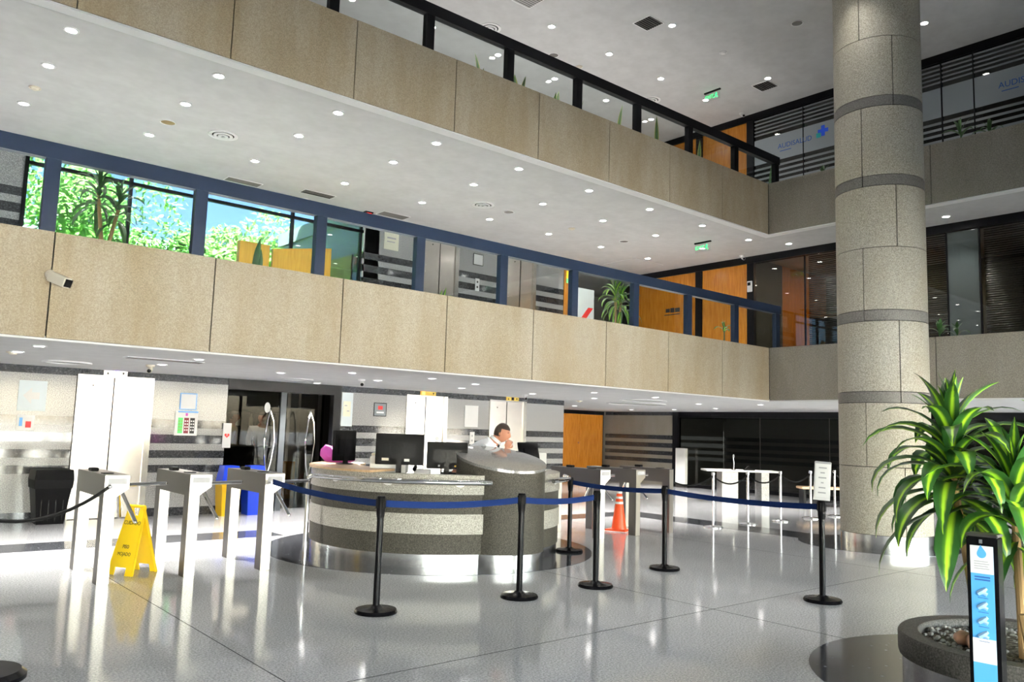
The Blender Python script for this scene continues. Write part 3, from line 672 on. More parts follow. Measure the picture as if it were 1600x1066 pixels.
simple('desk_printer', 'white printer standing behind the large monitor', 'printer', [('body', MB().box(-.21, .21, -.15, .15, 0, .2, .012), 'white_plastic', False), ('paper_tray', MB().box(-.15, .15, -.2, -.14, .03, .06), 'grey_print', False), ('lid', MB().box(-.2, .2, -.13, .15, .2, .23, .008), 'cream_plastic', False)], (5.17, 8.28, .966), CAMZ)
ph = simple('desk_phone', 'white and black telephone below the large monitor', 'telephone', [('base', MB().prism([(-.1, 0), (.1, 0), (.1, .07), (-.1, .03)], 'x', -.09, .09), 'white_plastic', False), ('handset', MB().tube([(-.085, -.06, .07), (-.075, 0, .09), (-.085, .06, .09)], [.024, .016, .024], 8), 'black_plastic', True)], (5.26, 7.72, .966), CAMZ)
simple('computer_keyboard', 'pale computer keyboard lying on the desk edge', 'keyboard', [('body', MB().box(-.2, .2, -.07, .07, 0, .02, .004), 'cream_plastic', False), ('keys', MB().box(-.185, .185, -.055, .055, .02, .027), 'grey_print', False)], (5.2, 7.55, .966), R(-30))
simple('webcam', 'small pale webcam standing on the second monitor', 'webcam', [('ball', MB().sphere((0, 0, .035), .024, 12, 8), 'white_plastic', True), ('lens', MB().lathe([(.01, 0), (.01, .004)], n=10).xf(Matrix.Translation((0, .024, .035)) @ Matrix.Rotation(R(-90), 4, 'X')), 'black_plastic', False), ('clip', MB().box(-.02, .02, -.015, .015, 0, .014), 'white_plastic', False)], (5.47, 7.75, 1.352), CAMZ)
# crumpled shopping bag
bm = bmesh.new(); bmesh.ops.create_icosphere(bm, subdivisions=3, radius=1); rb = random.Random(3)
for v in bm.verts:
    k = 1 + rb.uniform(-.09, .09); v.co = Vector((v.co.x * .23 * k, v.co.y * .12 * k, max(0, (v.co.z * .75 + .55)) * .13 * k * (1.15 - .5 * v.co.x)))
bag = thing('shopping_bag', 'crumpled magenta and orange plastic bag on the desk', 'bag', (5.20, 9.60, 1.026), CAMZ)
mesh_obj('bag_body', MB().bm(bm), 'magenta_bag', bag, True)
mesh_obj('bag_print', MB().add([(-.06, -.115, .05), (.02, -.122, .05), (.03, -.085, .125), (-.03, -.085, .115)], [(0, 1, 2, 3)]).add([(-.06, -.118, .05), (.02, -.125, .05), (.03, -.088, .125), (-.03, -.088, .115)], [(3, 2, 1, 0)]), 'bag_orange', bag)

# ------------------------------------------------------------------ people
def skin_mesh(verts, edges, radii, sub=2):
    me = bpy.data.meshes.new('skin_tmp'); me.from_pydata(verts, edges, []); o = bpy.data.objects.new('skin_tmp', me); COL.objects.link(o)
    md = o.modifiers.new('s', 'SKIN'); 
    for i, r_ in enumerate(radii):
        sv = me.skin_vertices[0].data[i]; sv.radius = (r_, r_) if not isinstance(r_, tuple) else r_; sv.use_root = (i == 0)
    md.use_smooth_shade = True
    s2 = o.modifiers.new('u', 'SUBSURF'); s2.levels = sub; s2.render_levels = sub
    dg_ = bpy.context.evaluated_depsgraph_get(); out = bpy.data.meshes.new_from_object(o.evaluated_get(dg_))
    mb = MB(); mb.add([v.co for v in out.vertices], [tuple(p.vertices) for p in out.polygons])
    bpy.data.objects.remove(o); bpy.data.meshes.remove(me); bpy.data.meshes.remove(out)
    return mb
def head_mb():       # face towards +X, centre at origin, height .24
    mb = MB().sphere((0, 0, 0), (.096, .076, .12), 24, 18); out = []
    for (x, y, z) in mb.v:
        if x > 0 and z < -.01: x *= 1 + .12 * (-z / .12); y *= 1 - .22 * (-z / .12)
        if x > .06 and abs(y) < .018 and -.045 < z < .03: x += .026 * (1 - abs(y) / .018) * (1 - abs(z + .02) / .065)
        if x > .06 and .018 < abs(y) < .045 and -.005 < z < .03: x -= .010
        if x > .07 and abs(y) < .03 and -.075 < z < -.055: x += .007
        out.append((x, y, z))
    mb.v = out
    for s_ in (-1, 1): mb.sphere((-.008, s_ * .078, -.01), (.02, .008, .032), 8, 6)
    return mb
def hair_mb(): 
    mb = MB().sphere((0, 0, 0), (.107, .086, .128), 24, 16)
    fs_ = [f for f in mb.f if (lambda c: c.z > .045 or (c.x < -.005 and c.z > -.055) )(sum((Vector(mb.v[i]) for i in f), Vector()) / len(f))]
    mb.f = fs_; return mb
def hand_mb(curl=1.0):   # palm at origin along +X, fingers curl towards -Z
    mb = MB().box(0, .085, -.04, .04, -.014, .014, .012)
    for k, (y, L) in enumerate(((-.03, .062), (-.010, .074), (.010, .07), (.03, .055))):
        p = Vector((.08, y, 0)); pts = [p]; a = 0
        for s_ in (.42, .33, .25): a -= curl * .8; p = p + Vector((math.cos(a), 0, math.sin(a))) * L * s_ * 1.25; pts.append(p)
        mb.tube(pts, [.0095, .009, .0085, .0075], 8)
    mb.tube([(.015, -.035, -.005), (.04, -.058, -.018), (.065, -.052, -.035)], [.012, .011, .009], 8)
    return mb
def frame_mat(o, f, z=0): 
    f = Vector((f[0], f[1], 0)).normalized(); l_ = Vector((-f.y, f.x, 0))
    return Matrix(((f.x, l_.x, 0, o[0]), (f.y, l_.y, 0, o[1]), (0, 0, 1, z), (0, 0, 0, 1)))
# the guard: leaning forward over the desk, chin on his right hand, looking right
gp = thing('person', 'man in white uniform shirt and dark tie leaning on the reception desk, hand at chin', 'person', (6.49, 8.0, 0), math.atan2(-.647, .763))
LEAN = dict(pel=(-.42, 0, .93), chest=(-.12, 0, 1.22), neckb=(.02, 0, 1.36), neck=(.075, 0, 1.40))
gb = skin_mesh([(-.42, 0, .93), (-.27, 0, 1.09), (-.10, 0, 1.24), (.01, 0, 1.345), (.06, 0, 1.40), (.10, 0, 1.44),
                (-.03, .18, 1.27), (.12, .26, 1.08), (.34, .20, 1.02), (-.03, -.18, 1.25), (.16, -.22, 1.06), (.20, -.06, 1.30),
                (-.44, .10, .86), (-.40, .11, .48), (-.48, .11, .07), (-.33, .11, .03), (-.44, -.10, .86), (-.40, -.11, .48), (-.48, -.11, .07), (-.33, -.11, .03)],
               [(0, 1), (1, 2), (2, 3), (3, 4), (4, 5), (2, 6), (6, 7), (7, 8), (2, 9), (9, 10), (10, 11), (0, 12), (12, 13), (13, 14), (14, 15), (0, 16), (16, 17), (17, 18), (18, 19)],
               [.14, .145, .15, .085, .06, .058, .07, .05, .034, .07, .05, .034, .085, .065, .045, .04, .085, .065, .045, .04], 2)
hm = Matrix.Translation((.135, 0, 1.475)) @ Matrix.Rotation(R(12), 4, 'Y') @ Matrix.Rotation(R(-12), 4, 'Z')
hd = head_mb().xf(hm); gb.add(hd.v, hd.f)
ha = hand_mb(1.25).xf(Matrix.Translation((.195, -.05, 1.29)) @ Matrix.Rotation(R(-62), 4, 'Y') @ Matrix.Rotation(R(90), 4, 'X')); gb.add(ha.v, ha.f)
ha = hand_mb(.4).xf(Matrix.Translation((.34, .20, 1.015)) @ Matrix.Rotation(R(-25), 4, 'Z')); gb.add(ha.v, ha.f)
mesh_obj('body', gb, 'skin', gp, True)
mesh_obj('hair', hair_mb().xf(hm), 'hair', gp, True)
for s_ in (-1, 1): mesh_obj('eye', MB().sphere((0, 0, 0), (.006, .011, .006), 8, 6).xf(hm @ Matrix.Translation((.084, s_ * .03, .018))), 'text_black', gp)
mesh_obj('mouth', MB().box(-.003, .003, -.022, .022, -.004, .004).xf(hm @ Matrix.Translation((.103, 0, -.064))), 'terracotta', gp)
sh = skin_mesh([(-.43, 0, .95), (-.27, 0, 1.09), (-.10, 0, 1.24), (0, 0, 1.335), (.035, 0, 1.375), (-.03, .18, 1.27), (.12, .26, 1.08), (.29, .215, 1.03), (-.03, -.18, 1.25), (.15, -.22, 1.06), (.185, -.10, 1.23)],
               [(0, 1), (1, 2), (2, 3), (3, 4), (2, 5), (5, 6), (6, 7), (2, 8), (8, 9), (9, 10)], [.19, .20, .205, .13, .09, .115, .09, .062, .115, .09, .062], 2)
mesh_obj('shirt', sh, 'shirt_white', gp, True)
mesh_obj('tie', MB().tube([(.10, -.0, 1.365), (.085, 0, 1.30), (.06, 0, 1.20)], [.018, .022, .03], 8), 'tie_black', gp, True)
mesh_obj('collar', MB().ring(.062, .082, -.018, .022, n=20).xf(Matrix.Translation((.055, 0, 1.385)) @ Matrix.Rotation(R(38), 4, 'Y')), 'shirt_white', gp, True)
mesh_obj('sleeve_badge', MB().ring(.028, .045, -.004, .004, n=16, a0=0, a1=PI).xf(Matrix.Translation((.0, -.272, 1.215)) @ Matrix.Rotation(R(90), 4, 'X')), 'badge_yellow', gp)
tr = skin_mesh([(-.43, 0, .93), (-.44, .10, .86), (-.40, .11, .48), (-.48, .11, .09), (-.44, -.10, .86), (-.40, -.11, .48), (-.48, -.11, .09)], [(0, 1), (1, 2), (2, 3), (0, 4), (4, 5), (5, 6)], [.16, .105, .085, .07, .105, .085, .07], 2)
mesh_obj('trousers', tr, 'trousers', gp, True)
for s_ in (-1, 1): mesh_obj('shoe', MB().box(-.54, -.27, s_ * .11 - .05, s_ * .11 + .05, 0, .09, .03), 'black_plastic', gp, True)
# two people standing inside the dark doorway
def standing(label, loc, rz, topmat, hairmat, hgt=1.0):
    t = thing('person', label, 'person', loc, rz)
    b = skin_mesh([(0, 0, .95), (0, 0, 1.15), (0, 0, 1.33), (0, 0, 1.46), (.01, 0, 1.53), (0, .19, 1.38), (.02, .25, 1.12), (.14, .2, .95), (0, -.19, 1.38), (.02, -.25, 1.12), (.14, -.2, .95),
                   (0, .1, .88), (.02, .1, .48), (0, .1, .07), (.14, .1, .03), (0, -.1, .88), (.02, -.1, .48), (0, -.1, .07), (.14, -.1, .03)],
                  [(0, 1), (1, 2), (2, 3), (3, 4), (2, 5), (5, 6), (6, 7), (2, 8), (8, 9), (9, 10), (0, 11), (11, 12), (12, 13), (13, 14), (0, 15), (15, 16), (16, 17), (17, 18)],
                  [.13, .13, .14, .075, .055, .07, .048, .033, .07, .048, .033, .085, .06, .045, .04, .085, .06, .045, .04], 2)
    hm_ = Matrix.Translation((.03, 0, 1.62)); h_ = head_mb().xf(hm_); b.add(h_.v, h_.f)
    for s_ in (-1, 1): k = hand_mb(.6).xf(Matrix.Translation((.14, s_ * .2, .95)) @ Matrix.Rotation(R(35), 4, 'Y')); b.add(k.v, k.f)
    mesh_obj('body', b, 'skin', t, True); mesh_obj('hair', hair_mb().xf(hm_), hairmat, t, True)
    s_ = skin_mesh([(0, 0, .88), (0, 0, 1.15), (0, 0, 1.33), (0, 0, 1.45), (0, .19, 1.38), (.02, .25, 1.12), (.12, .21, .98), (0, -.19, 1.38), (.02, -.25, 1.12), (.12, -.21, .98)],
                   [(0, 1), (1, 2), (2, 3), (2, 4), (4, 5), (5, 6), (2, 7), (7, 8), (8, 9)], [.155, .15, .165, .09, .09, .066, .048, .09, .066, .048], 2)
    mesh_obj('top_garment', s_, topmat, t, True)
    q = skin_mesh([(0, 0, .93), (0, .1, .86), (.02, .1, .48), (0, .1, .08), (0, -.1, .86), (.02, -.1, .48), (0, -.1, .08)], [(0, 1), (1, 2), (2, 3), (0, 4), (4, 5), (5, 6)], [.15, .105, .08, .065, .105, .08, .065], 2)
    mesh_obj('trousers', q, 'trousers', t, True)
    for s_ in (-1, 1): mesh_obj('shoe', MB().box(-.07, .2, s_ * .1 - .045, s_ * .1 + .045, 0, .08, .025), 'black_plastic', t, True)
standing('person in an ochre jacket standing inside the dark doorway', (6.25, 16.0, 0), R(-30), 'jacket_ochre', 'hair')
standing('person in a pale grey shirt standing inside the dark doorway', (6.92, 16.1, 0), R(-110), 'shirt_white', 'hair')

# ------------------------------------------------------------------ turnstiles
def turnstile(loc, label, arms=True, head=True, plate='grey_print'):
    t = thing('turnstile', label, 'turnstile', loc, 0, 'tripod turnstiles in two rows')
    mesh_obj('front_leg', MB().box(0, .1, 0, .14, 0, .80, .004), 'steel_turn', t)
    mesh_obj('rear_leg', MB().box(0, .1, .9, 1.04, 0, .80, .004), 'steel_turn', t)
    ext = .21 if head else .1
    poly = [(0, .78), (.10, .78), (ext, .86), (ext, .975), (0, .975)] if head else [(0, .78), (.1, .78), (.1, .975), (0, .975)]
    mesh_obj('head', MB().prism(poly[::-1], 'y', .002, 1.04), 'steel_turn', t)
    mesh_obj('shaded_side', MB().box(-.004, .0, .0, 1.04, .775, .975).box(-.004, 0, 0, .14, 0, .775).box(-.004, 0, .9, 1.04, 0, .775), 'steel_side', t)  # flanks darker than the fronts, their shade put into the steel colour
    mesh_obj('top_plate', MB().box(-.002, ext, 0, 1.04, .975, .985), 'steel_side', t)
    mesh_obj('reader', MB().box(.02, .09, .62, .74, .985, 1.02, .005), 'black_plastic', t)
    mesh_obj('reader', MB().box(.03, .12, .2, .3, .985, .993), 'black_plastic', t)
    if head: mesh_obj('label_plate', MB().box(.025, .19, -.002, .003, .90, .955), plate, t)
    if arms:
        hub = mesh_obj('hub', MB().sphere((0, 0, 0), .05, 12, 8), 'steel_side', t, True, loc=(.20, .32, .87))
        ax = Vector((.707, 0, -.707))
        for k in range(3):
            d = Matrix.Rotation(R(120) * k, 3, ax) @ Vector((1, 0, 0.02))
            mesh_obj('arm', MB().tube([d * .03, d * .44], .018, 10).sphere(d * .44, .018, 8, 6), 'chrome', hub, True)
    return t
turnstile((2.02, 8.09, 0), 'steel turnstile at the left, holding the black rope')
turnstile((2.79, 8.09, 0), 'steel turnstile right of the yellow floor sign')
turnstile((3.56, 8.09, 0), 'steel turnstile holding the end of the blue belt, nearest the desk', arms=True)
turnstile((8.62, 8.09, 0), 'steel turnstile just right of the reception desk')
turnstile((9.40, 8.09, 0), 'steel turnstile right of the orange cone')
turnstile((10.19, 8.09, 0), 'plain end post turnstile without arms at the far right row', arms=False, head=False)
# rope at the left and its floor base
rp = thing('rope_stanchion', 'dark rope post at the left edge with only its round base showing', 'stanchion', (.80, 5.56, 0))
mesh_obj('base', MB().lathe([(.25, 0), (.25, .025), (.22, .05), (.05, .06)], n=40), 'black_satin', rp, True)
mesh_obj('pole', MB().lathe([(.025, .05), (.025, .92), (.035, .93), (.035, .96), (.0, .98)], n=16), 'black_satin', rp, True)
def sag(a, b, s, n=14): a = Vector(a); b = Vector(b); return [a.lerp(b, i / n) - Vector((0, 0, s * 4 * (i / n) * (1 - i / n))) for i in range(n + 1)]
rq = thing('barrier_rope', 'black rope sagging from the left edge to the first turnstile', 'rope', (0, 0, 0))
mesh_obj('cord', MB().tube(sag((.62, 8.09, .92), (2.06, 8.08, .88), .30), .016, 8), 'black_rubber', rq, True)
mesh_obj('hook', MB().sphere((2.06, 8.08, .88), .022, 10, 8), 'chrome', rq, True)

# ------------------------------------------------------------------ yellow floor sign
ws = thing('wet_floor_sign', 'yellow folding wet floor warning sign between the turnstiles', 'floor sign', (2.44, 8.6, 0), R(30))
def sign_leaf(sgn):
    mb = MB(); W0, W1, H, sp_ = .155, .10, .66, .17
    poly = [(-W0, 0), (-W0 + .085, 0), (-W0 + .085, .075), (W0 - .085, .075), (W0 - .085, 0), (W0, 0), (W1, H), (.045, H), (.045, H - .09), (-.045, H - .09), (-.045, H), (-W1, H)]
    mb.prism(poly, 'x', -.006, .006)
    mb.box(-.006, .022, -W0 + .0, -W0 + .018, .0, .0) if False else None
    for s_ in (-1, 1):
        mb.add([(-.006, s_ * W0, 0), (.022, s_ * W0, 0), (.022, s_ * W1, H), (-.006, s_ * W1, H), (-.006, s_ * (W0 - .014), 0), (.022, s_ * (W0 - .014), 0), (.022, s_ * (W1 - .014), H), (-.006, s_ * (W1 - .014), H)],
               [(0, 1, 2, 3), (7, 6, 5, 4), (1, 5, 6, 2), (0, 4, 5, 1), (3, 2, 6, 7)])
    return mb
tl = R(14.5)
l1 = mesh_obj('front_leaf', sign_leaf(-1), 'yellow_plastic', ws, False, (-.165, -.03, 0), (0, tl, 0)); l2 = mesh_obj('rear_leaf', sign_leaf(1), 'yellow_plastic', ws, False, (.165, -.03, 0), (0, tl, PI))
mesh_obj('hinge', MB().tube([(0, -.13, .645), (0, .07, .645)], .016, 8), 'yellow_plastic', ws, True)
for s_, z, sz in (('CUIDADO', .50, .055), ('PISO', .27, .05), ('MOJADO', .20, .05)):
    text('lettering', s_, sz, 'text_black', l1, (-.0075, 0, z), (R(90), 0, R(-90)), .0008, 'CENTER', .8)

# ------------------------------------------------------------------ bins
tb = thing('trash_bin', 'tall black plastic bin with a bag against the left lift wall', 'bin', (2.56, 13.12, 0))
def taper(w0, d0, w1, d1, z0, z1): return MB().add([(-w0, -d0, z0), (w0, -d0, z0), (w0, d0, z0), (-w0, d0, z0), (-w1, -d1, z1), (w1, -d1, z1), (w1, d1, z1), (-w1, d1, z1)], [(3, 2, 1, 0), (4, 5, 6, 7), (0, 1, 5, 4), (1, 2, 6, 5), (2, 3, 7, 6), (3, 0, 4, 7)])
mesh_obj('body', taper(.17, .17, .235, .22, 0, .56), 'black_plastic', tb)
mesh_obj('liner_bag', taper(.24, .225, .25, .23, .5, .62), 'black_rubber', tb)
mesh_obj('lid', taper(.25, .235, .235, .22, .62, .76), 'black_plastic', tb)
for k in range(4): mesh_obj('rib', MB().box(-.14 + k * .09, -.125 + k * .09, -.2, -.165, .04, .48), 'black_satin', tb)
def bin2(loc, lab, lid, body, bagm):
    t = thing('recycling_bin', lab, 'bin', loc); mesh_obj('body', taper(.13, .13, .16, .15, 0, .5), body, t); mesh_obj('bin_liner', taper(.165, .155, .12, .12, .5, .8), bagm, t)
    mesh_obj('rim', MB().box(-.165, .165, -.155, .155, .49, .52), body, t); return t
bin2((5.13, 13.10, 0), 'yellow recycling bin with blue liner beside the dark doorway', 'bin_blue', 'bin_yellow', 'bag_blue')
bin2((5.56, 13.10, 0), 'blue recycling bin standing right of the yellow one', 'bin_blue', 'bin_blue', 'bag_blue')

# ------------------------------------------------------------------ belt stanchions
SP = {'A': (3.57, 5.82), 'B': (4.96, 5.64), 'C': (5.95, 5.63), 'D': (7.39, 5.93), 'E': (7.30, 3.98), 'F': (7.38, 7.45)}
SL = {'A': 'black belt post nearest the camera, in front of the desk', 'B': 'black belt post in front of the slanted drum', 'C': 'black belt post at the end of the blue belt right of the drum',
      'D': 'black belt post standing between the cone and the chrome posts', 'E': 'black belt post carrying the white notice', 'F': 'black belt post close to the right side of the desk'}
def ribbon(a, b, s=.03, w_=.055, z=.875, n=12):
    a = Vector((a[0], a[1], z)) if len(a) == 2 else Vector(a); b = Vector((b[0], b[1], z)) if len(b) == 2 else Vector(b)
    d = (b - a).normalized(); nrm = Vector((-d.y, d.x, 0)) * .0015; mb = MB(); vs_ = []; fs = []
    for i in range(n + 1):
        u = i / n; p = a.lerp(b, u) - Vector((0, 0, s * 4 * u * (1 - u)))
        for q in (nrm, -nrm):
            for h_ in (-w_ / 2, w_ / 2): vs_.append(p + q + Vector((0, 0, h_)))
    for i in range(n):
        o, k = 4 * i, 4 * i + 4
        fs += [(o, k, k + 1, o + 1), (o + 3, k + 3, k + 2, o + 2), (o + 1, k + 1, k + 3, o + 3), (o + 2, k + 2, k, o)]
    return mb.add(vs_, fs)
PST = {}
for k, (x, y) in SP.items():
    t = thing('belt_stanchion', SL[k], 'stanchion', (x, y, 0), 0, 'black belt stanchions around the desk'); PST[k] = t
    if k == 'A':
        mesh_obj('base', MB().lathe([(.172, 0), (.175, .012), (.165, .03), (.06, .04), (.035, .06)], n=40), 'black_satin', t, True)
        mesh_obj('pole', MB().lathe([(.028, .04), (.028, .80)], n=20), 'black_satin', t, True)
        mesh_obj('belt_head', MB().lathe([(.030, .76), (.034, .79), (.036, .82), (.036, .925), (.03, .935), (.0, .937)], n=20), 'black_plastic', t, True)
        for a in range(4): mesh_obj('belt_slot', MB().box(.033, .042, -.012, .012, .835, .915), 'black_rubber', t, rot=(0, 0, R(90) * a))
    else:
        for ch in PST['A'].children:
            c = ch.copy(); COL.objects.link(c); c.parent = t
def belt(k, a, b): 
    o = mesh_obj('belt', ribbon(a, b), 'navy_belt', PST[k]); o.matrix_parent_inverse = Matrix.Translation(-Vector((SP[k][0], SP[k][1], 0)))
belt('A', SP['A'], (3.63, 8.07, .90)); belt('B', SP['B'], SP['A']); belt('C', SP['C'], SP['B']); belt('D', SP['D'], SP['F']); belt('E', SP['E'], SP['D'])
ns = thing('post_notice', 'white printed notice in a holder on top of a belt post', 'sign', (7.30, 3.98, .937), R(-61))
mesh_obj('holder', MB().box(-.075, .075, -.006, .006, .0, .03).box(-.075, .075, .004, .007, 0, .36), 'white_plastic', ns, rot=(0, R(3), 0))
mesh_obj('sheet', MB().box(-.066, .066, -.004, .003, .02, .345), 'paper', ns, rot=(0, R(3), 0))
mesh_obj('top_clip', MB().box(-.07, .07, -.006, .008, .345, .365), 'grey_print', ns, rot=(0, R(3), 0))
for j, wd in enumerate((.035, .02, .035, .012, .03, .035)): mesh_obj('print_line', MB().box(-wd, wd, -.0055, -.004, .30 - j * .047, .312 - j * .047), 'grey_print', ns, rot=(0, R(3), 0))

# chrome rope posts
cx_ = [11.52, 12.54, 13.6, 14.67, 15.6]
first = None
CP = []
for i, x in enumerate(cx_):
    lab = 'chrome rope post, ' + ['first of the row, nearest the turnstiles', 'second of the row from the turnstiles', 'third and middle one of the row', 'fourth of the row, left of the notice', 'last of the row beside the column'][i]
    t = thing('rope_post', lab, 'stanchion', (x, 8.22, 0), 0, 'chrome rope posts in a row')
    if first is None:
        first = t
        mesh_obj('base', MB().lathe([(.165, 0), (.165, .012), (.14, .025), (.03, .04)], n=36), 'chrome', t, True)
        mesh_obj('pole', MB().lathe([(.022, .03), (.022, .88)], n=16), 'chrome', t, True)
        mesh_obj('cap', MB().lathe([(.022, .86), (.032, .87), (.032, .905), (.02, .915)], n=16), 'chrome', t, True)
    else:
        for ch in first.children: c = ch.copy(); COL.objects.link(c); c.parent = t
prev = (10.25, 8.2, .84)
for i, x in enumerate(cx_ + [16.7]):
    lab = 'dark rope hanging ' + ['between the end turnstile and the first chrome post', 'between the first and second chrome posts', 'between the second and third chrome posts', 'between the third and fourth chrome posts', 'between the fourth and last chrome posts', 'from the last chrome post behind the column'][i]
    r_ = mesh_obj('barrier_rope', MB().tube(sag(prev, (x, 8.22, .85), .14), .014, 8), 'black_rubber', None, True); tag(r_, lab, 'rope', 'ropes between the chrome posts'); prev = (x, 8.22, .85)

# cone
cn = thing('traffic_cone', 'orange traffic cone with white reflective bands between turnstiles', 'cone', (9.62, 8.62, 0), R(20))
mesh_obj('base', MB().box(-.17, .17, -.17, .17, 0, .035, .008), 'orange_plastic', cn)
mesh_obj('base_stripe', MB().box(-.172, .172, -.172, .172, .004, .014), 'reflective_white', cn)
prof = lambda z: .115 - .085 * (z - .035) / .64
mesh_obj('cone_body', MB().lathe([(prof(.035), .035), (prof(.66), .66), (prof(.66) - .008, .68)], n=32), 'orange_plastic', cn, True)
for z in (.42, .50, .58): mesh_obj('white_band', MB().lathe([(prof(z) + .002, z), (prof(z + .035) + .002, z + .035)], n=32, cap=False), 'reflective_white', cn, True)

# ------------------------------------------------------------------ table and things at the far right
tb2 = thing('console_table', 'pale table with panel legs in front of the dark glass wall', 'table', (16.95, 11.3, 0), CAMZ)
mesh_obj('table_top', MB().box(-.9, .85, -.3, .3, .70, .74, .004), 'white_plastic', tb2)
mesh_obj('panel_leg', MB().box(-.52, -.14, -.25, .25, 0, .70), 'granite_light', tb2); mesh_obj('panel_leg', MB().box(.42, .6, -.25, .25, 0, .70), 'granite_light', tb2)
simple('desk_lamp', 'slim chrome stand on the pale table', 'lamp', [('foot', MB().lathe([(.06, 0), (.06, .012)], n=20), 'black_plastic', True), ('stem', MB().tube([(0, 0, .01), (.01, 0, .15), (-.015, 0, .3)], .011, 8), 'chrome', True), ('tip', MB().lathe([(.02, .29), (.02, .34), (.008, .37)], n=12), 'grey_print', True)], (16.72, 11.35, .74))
simple('stapler', 'small dark device lying on the pale table', 'device', [('base', MB().box(-.13, .13, -.05, .05, 0, .025, .005), 'black_plastic', False), ('arm', MB().prism([(-.1, .025), (.02, .03), (0, .10), (-.03, .10)], 'y', -.03, .03), 'black_plastic', False)], (17.02, 11.12, .74), CAMZ)
simple('waste_basket', 'dark basket under the pale table', 'bin', [('body', taper(.17, .17, .2, .2, 0, .45), 'black_rubber', False), ('rim', MB().box(-.21, .21, -.21, .21, .44, .47), 'black_plastic', False)], (17.2, 11.5, 0), CAMZ)
simple('low_bench', 'low wooden bench partly hidden by the column', 'bench', [('seat', MB().box(-.5, .7, -.2, .2, .4, .45, .006), 'wood_top', False), ('leg', MB().box(-.45, -.4, -.15, .15, 0, .4), 'black_frame', False), ('leg', MB().box(.6, .65, -.15, .15, 0, .4), 'black_frame', False)], (17.5, 9.55, 0), CAMZ)
simple('white_cabinet', 'narrow white panel standing at the end of the dark glass', 'cabinet', [('panel', MB().box(-.06, .06, -.18, .18, .1, 1.15, .005), 'white_plastic', False), ('foot', MB().box(-.1, .1, -.14, .14, 0, .1), 'steel_side', False)], (19.55, 15.08, 0))

# ------------------------------------------------------------------ notices, signs and small fittings on the lift wall
def sheet(name, label, cat, x0, x1, z0, z1, mat, y=YB - .006, extra=(), frame=None, z_off=0):
    t = thing(name, label, cat, ((x0 + x1) / 2, y, (z0 + z1) / 2)); w2, h2 = (x1 - x0) / 2, (z1 - z0) / 2
    if frame: mesh_obj('frame', MB().box(-w2 - .015, w2 + .015, -.006, .003, -h2 - .015, h2 + .015), frame, t)
    mesh_obj('sheet', MB().box(-w2, w2, -.008, .0, -h2, h2), mat, t)
    for nm, (a, b_, c, d), mt in extra: mesh_obj(nm, MB().box(a, b_, -.0105, -.008, c, d), mt, t)
    return t
ar = sheet('direction_sign', 'pale sign with a left pointing arrow on the left lift wall', 'sign', 2.09, 2.45, 1.58, 2.02, 'poster_pale')
mesh_obj('arrow', MB().prism([(-.12, 0), (-.01, -.12), (-.01, -.05), (.09, -.05), (.09, .05), (-.01, .05), (-.01, .12)], 'y', -.0115, -.009), 'white_plastic', ar)
sheet('paper_notice', 'small notice below the arrow sign', 'notice', 2.10, 2.33, 1.30, 1.52, 'paper', extra=[('print_block', (-.08, -.04, -.05, .07), 'poster_blue'), ('print_block', (.0, .07, -.07, .02), 'text_red')])
sheet('paper_notice', 'white framed sheet above the colourful poster', 'notice', 4.37, 4.61, 1.70, 1.94, 'paper', frame='poster_blue')
ps = sheet('recycling_poster', 'poster with green, maroon and black columns of icons', 'poster', 4.30, 4.66, 1.27, 1.67, 'paper')
mesh_obj('heading_strip', MB().box(-.14, .18, -.0105, -.008, .17, .195), 'poster_blue', ps)
mesh_obj('heading_mark', MB().box(-.02, .015, -.0105, -.008, .115, .16), 'magenta_bag', ps)
for cxx, mt, ic_ in ((-.095, 'poster_green', 'leaf_tree_b'), (.0, 'poster_maroon', 'paper'), (.095, 'text_black', 'paper')):
    mesh_obj('column_panel', MB().box(cxx - .037, cxx + .037, -.0105, -.008, -.165, .085), mt, ps)
    for j in range(4):
        for s_ in (-1, 1): mesh_obj('icon', MB().box(cxx + s_ * .017 - .011, cxx + s_ * .017 + .011, -.012, -.0105, .02 - j * .048, .045 - j * .048), ic_, ps)
ae = sheet('defibrillator_sign', 'white vertical sign with a red heart at the doorway edge', 'sign', 5.08, 5.22, 1.08, 1.49, 'paper', y=YB - .03)
hp = [(.042 * .062 * 16 * math.sin(t_) ** 3, .062 * .042 * (13 * math.cos(t_) - 5 * math.cos(2 * t_) - 2 * math.cos(3 * t_) - math.cos(4 * t_))) for t_ in [2 * PI * i / 32 for i in range(32)]]
mesh_obj('heart', MB().prism(hp[::-1], 'y', -.0115, -.008), 'alarm_red', ae, loc=(0, 0, .0))
mesh_obj('bolt', MB().prism([(-.004, .02), (.006, .02), (.002, .004), (.008, .004), (-.006, -.022), (-.001, -.004), (-.008, -.004)][::-1], 'y', -.0125, -.0115), 'paper', ae)
sheet('paper_notice', 'grey framed prohibition notice left of the lift behind the monitors', 'notice', 7.97, 8.22, 1.72, 1.95, 'office_grey', frame='black_frame', extra=[('print_block', (-.05, .05, 0, .07), 'text_red'), ('print_line', (-.08, .08, -.07, -.04), 'paper')])
sheet('pale_poster', 'pale blue poster right beside the dark doorway post', 'poster', 7.27, 7.50, 1.50, 2.12, 'poster_pale')
sheet('paper_notice', 'yellow sheet stuck on the pale blue poster', 'notice', 7.30, 7.45, 1.68, 1.96, 'poster_cream', y=YB - .016, extra=[('print_line', (-.05, .0, .05, .07), 'grey_print'), ('print_line', (.0, .05, -.05, -.03), 'grey_print')])
sheet('paper_notice', 'large white sheet between the two far lift doors', 'notice', 10.13, 10.48, 1.56, 2.01, 'paper')
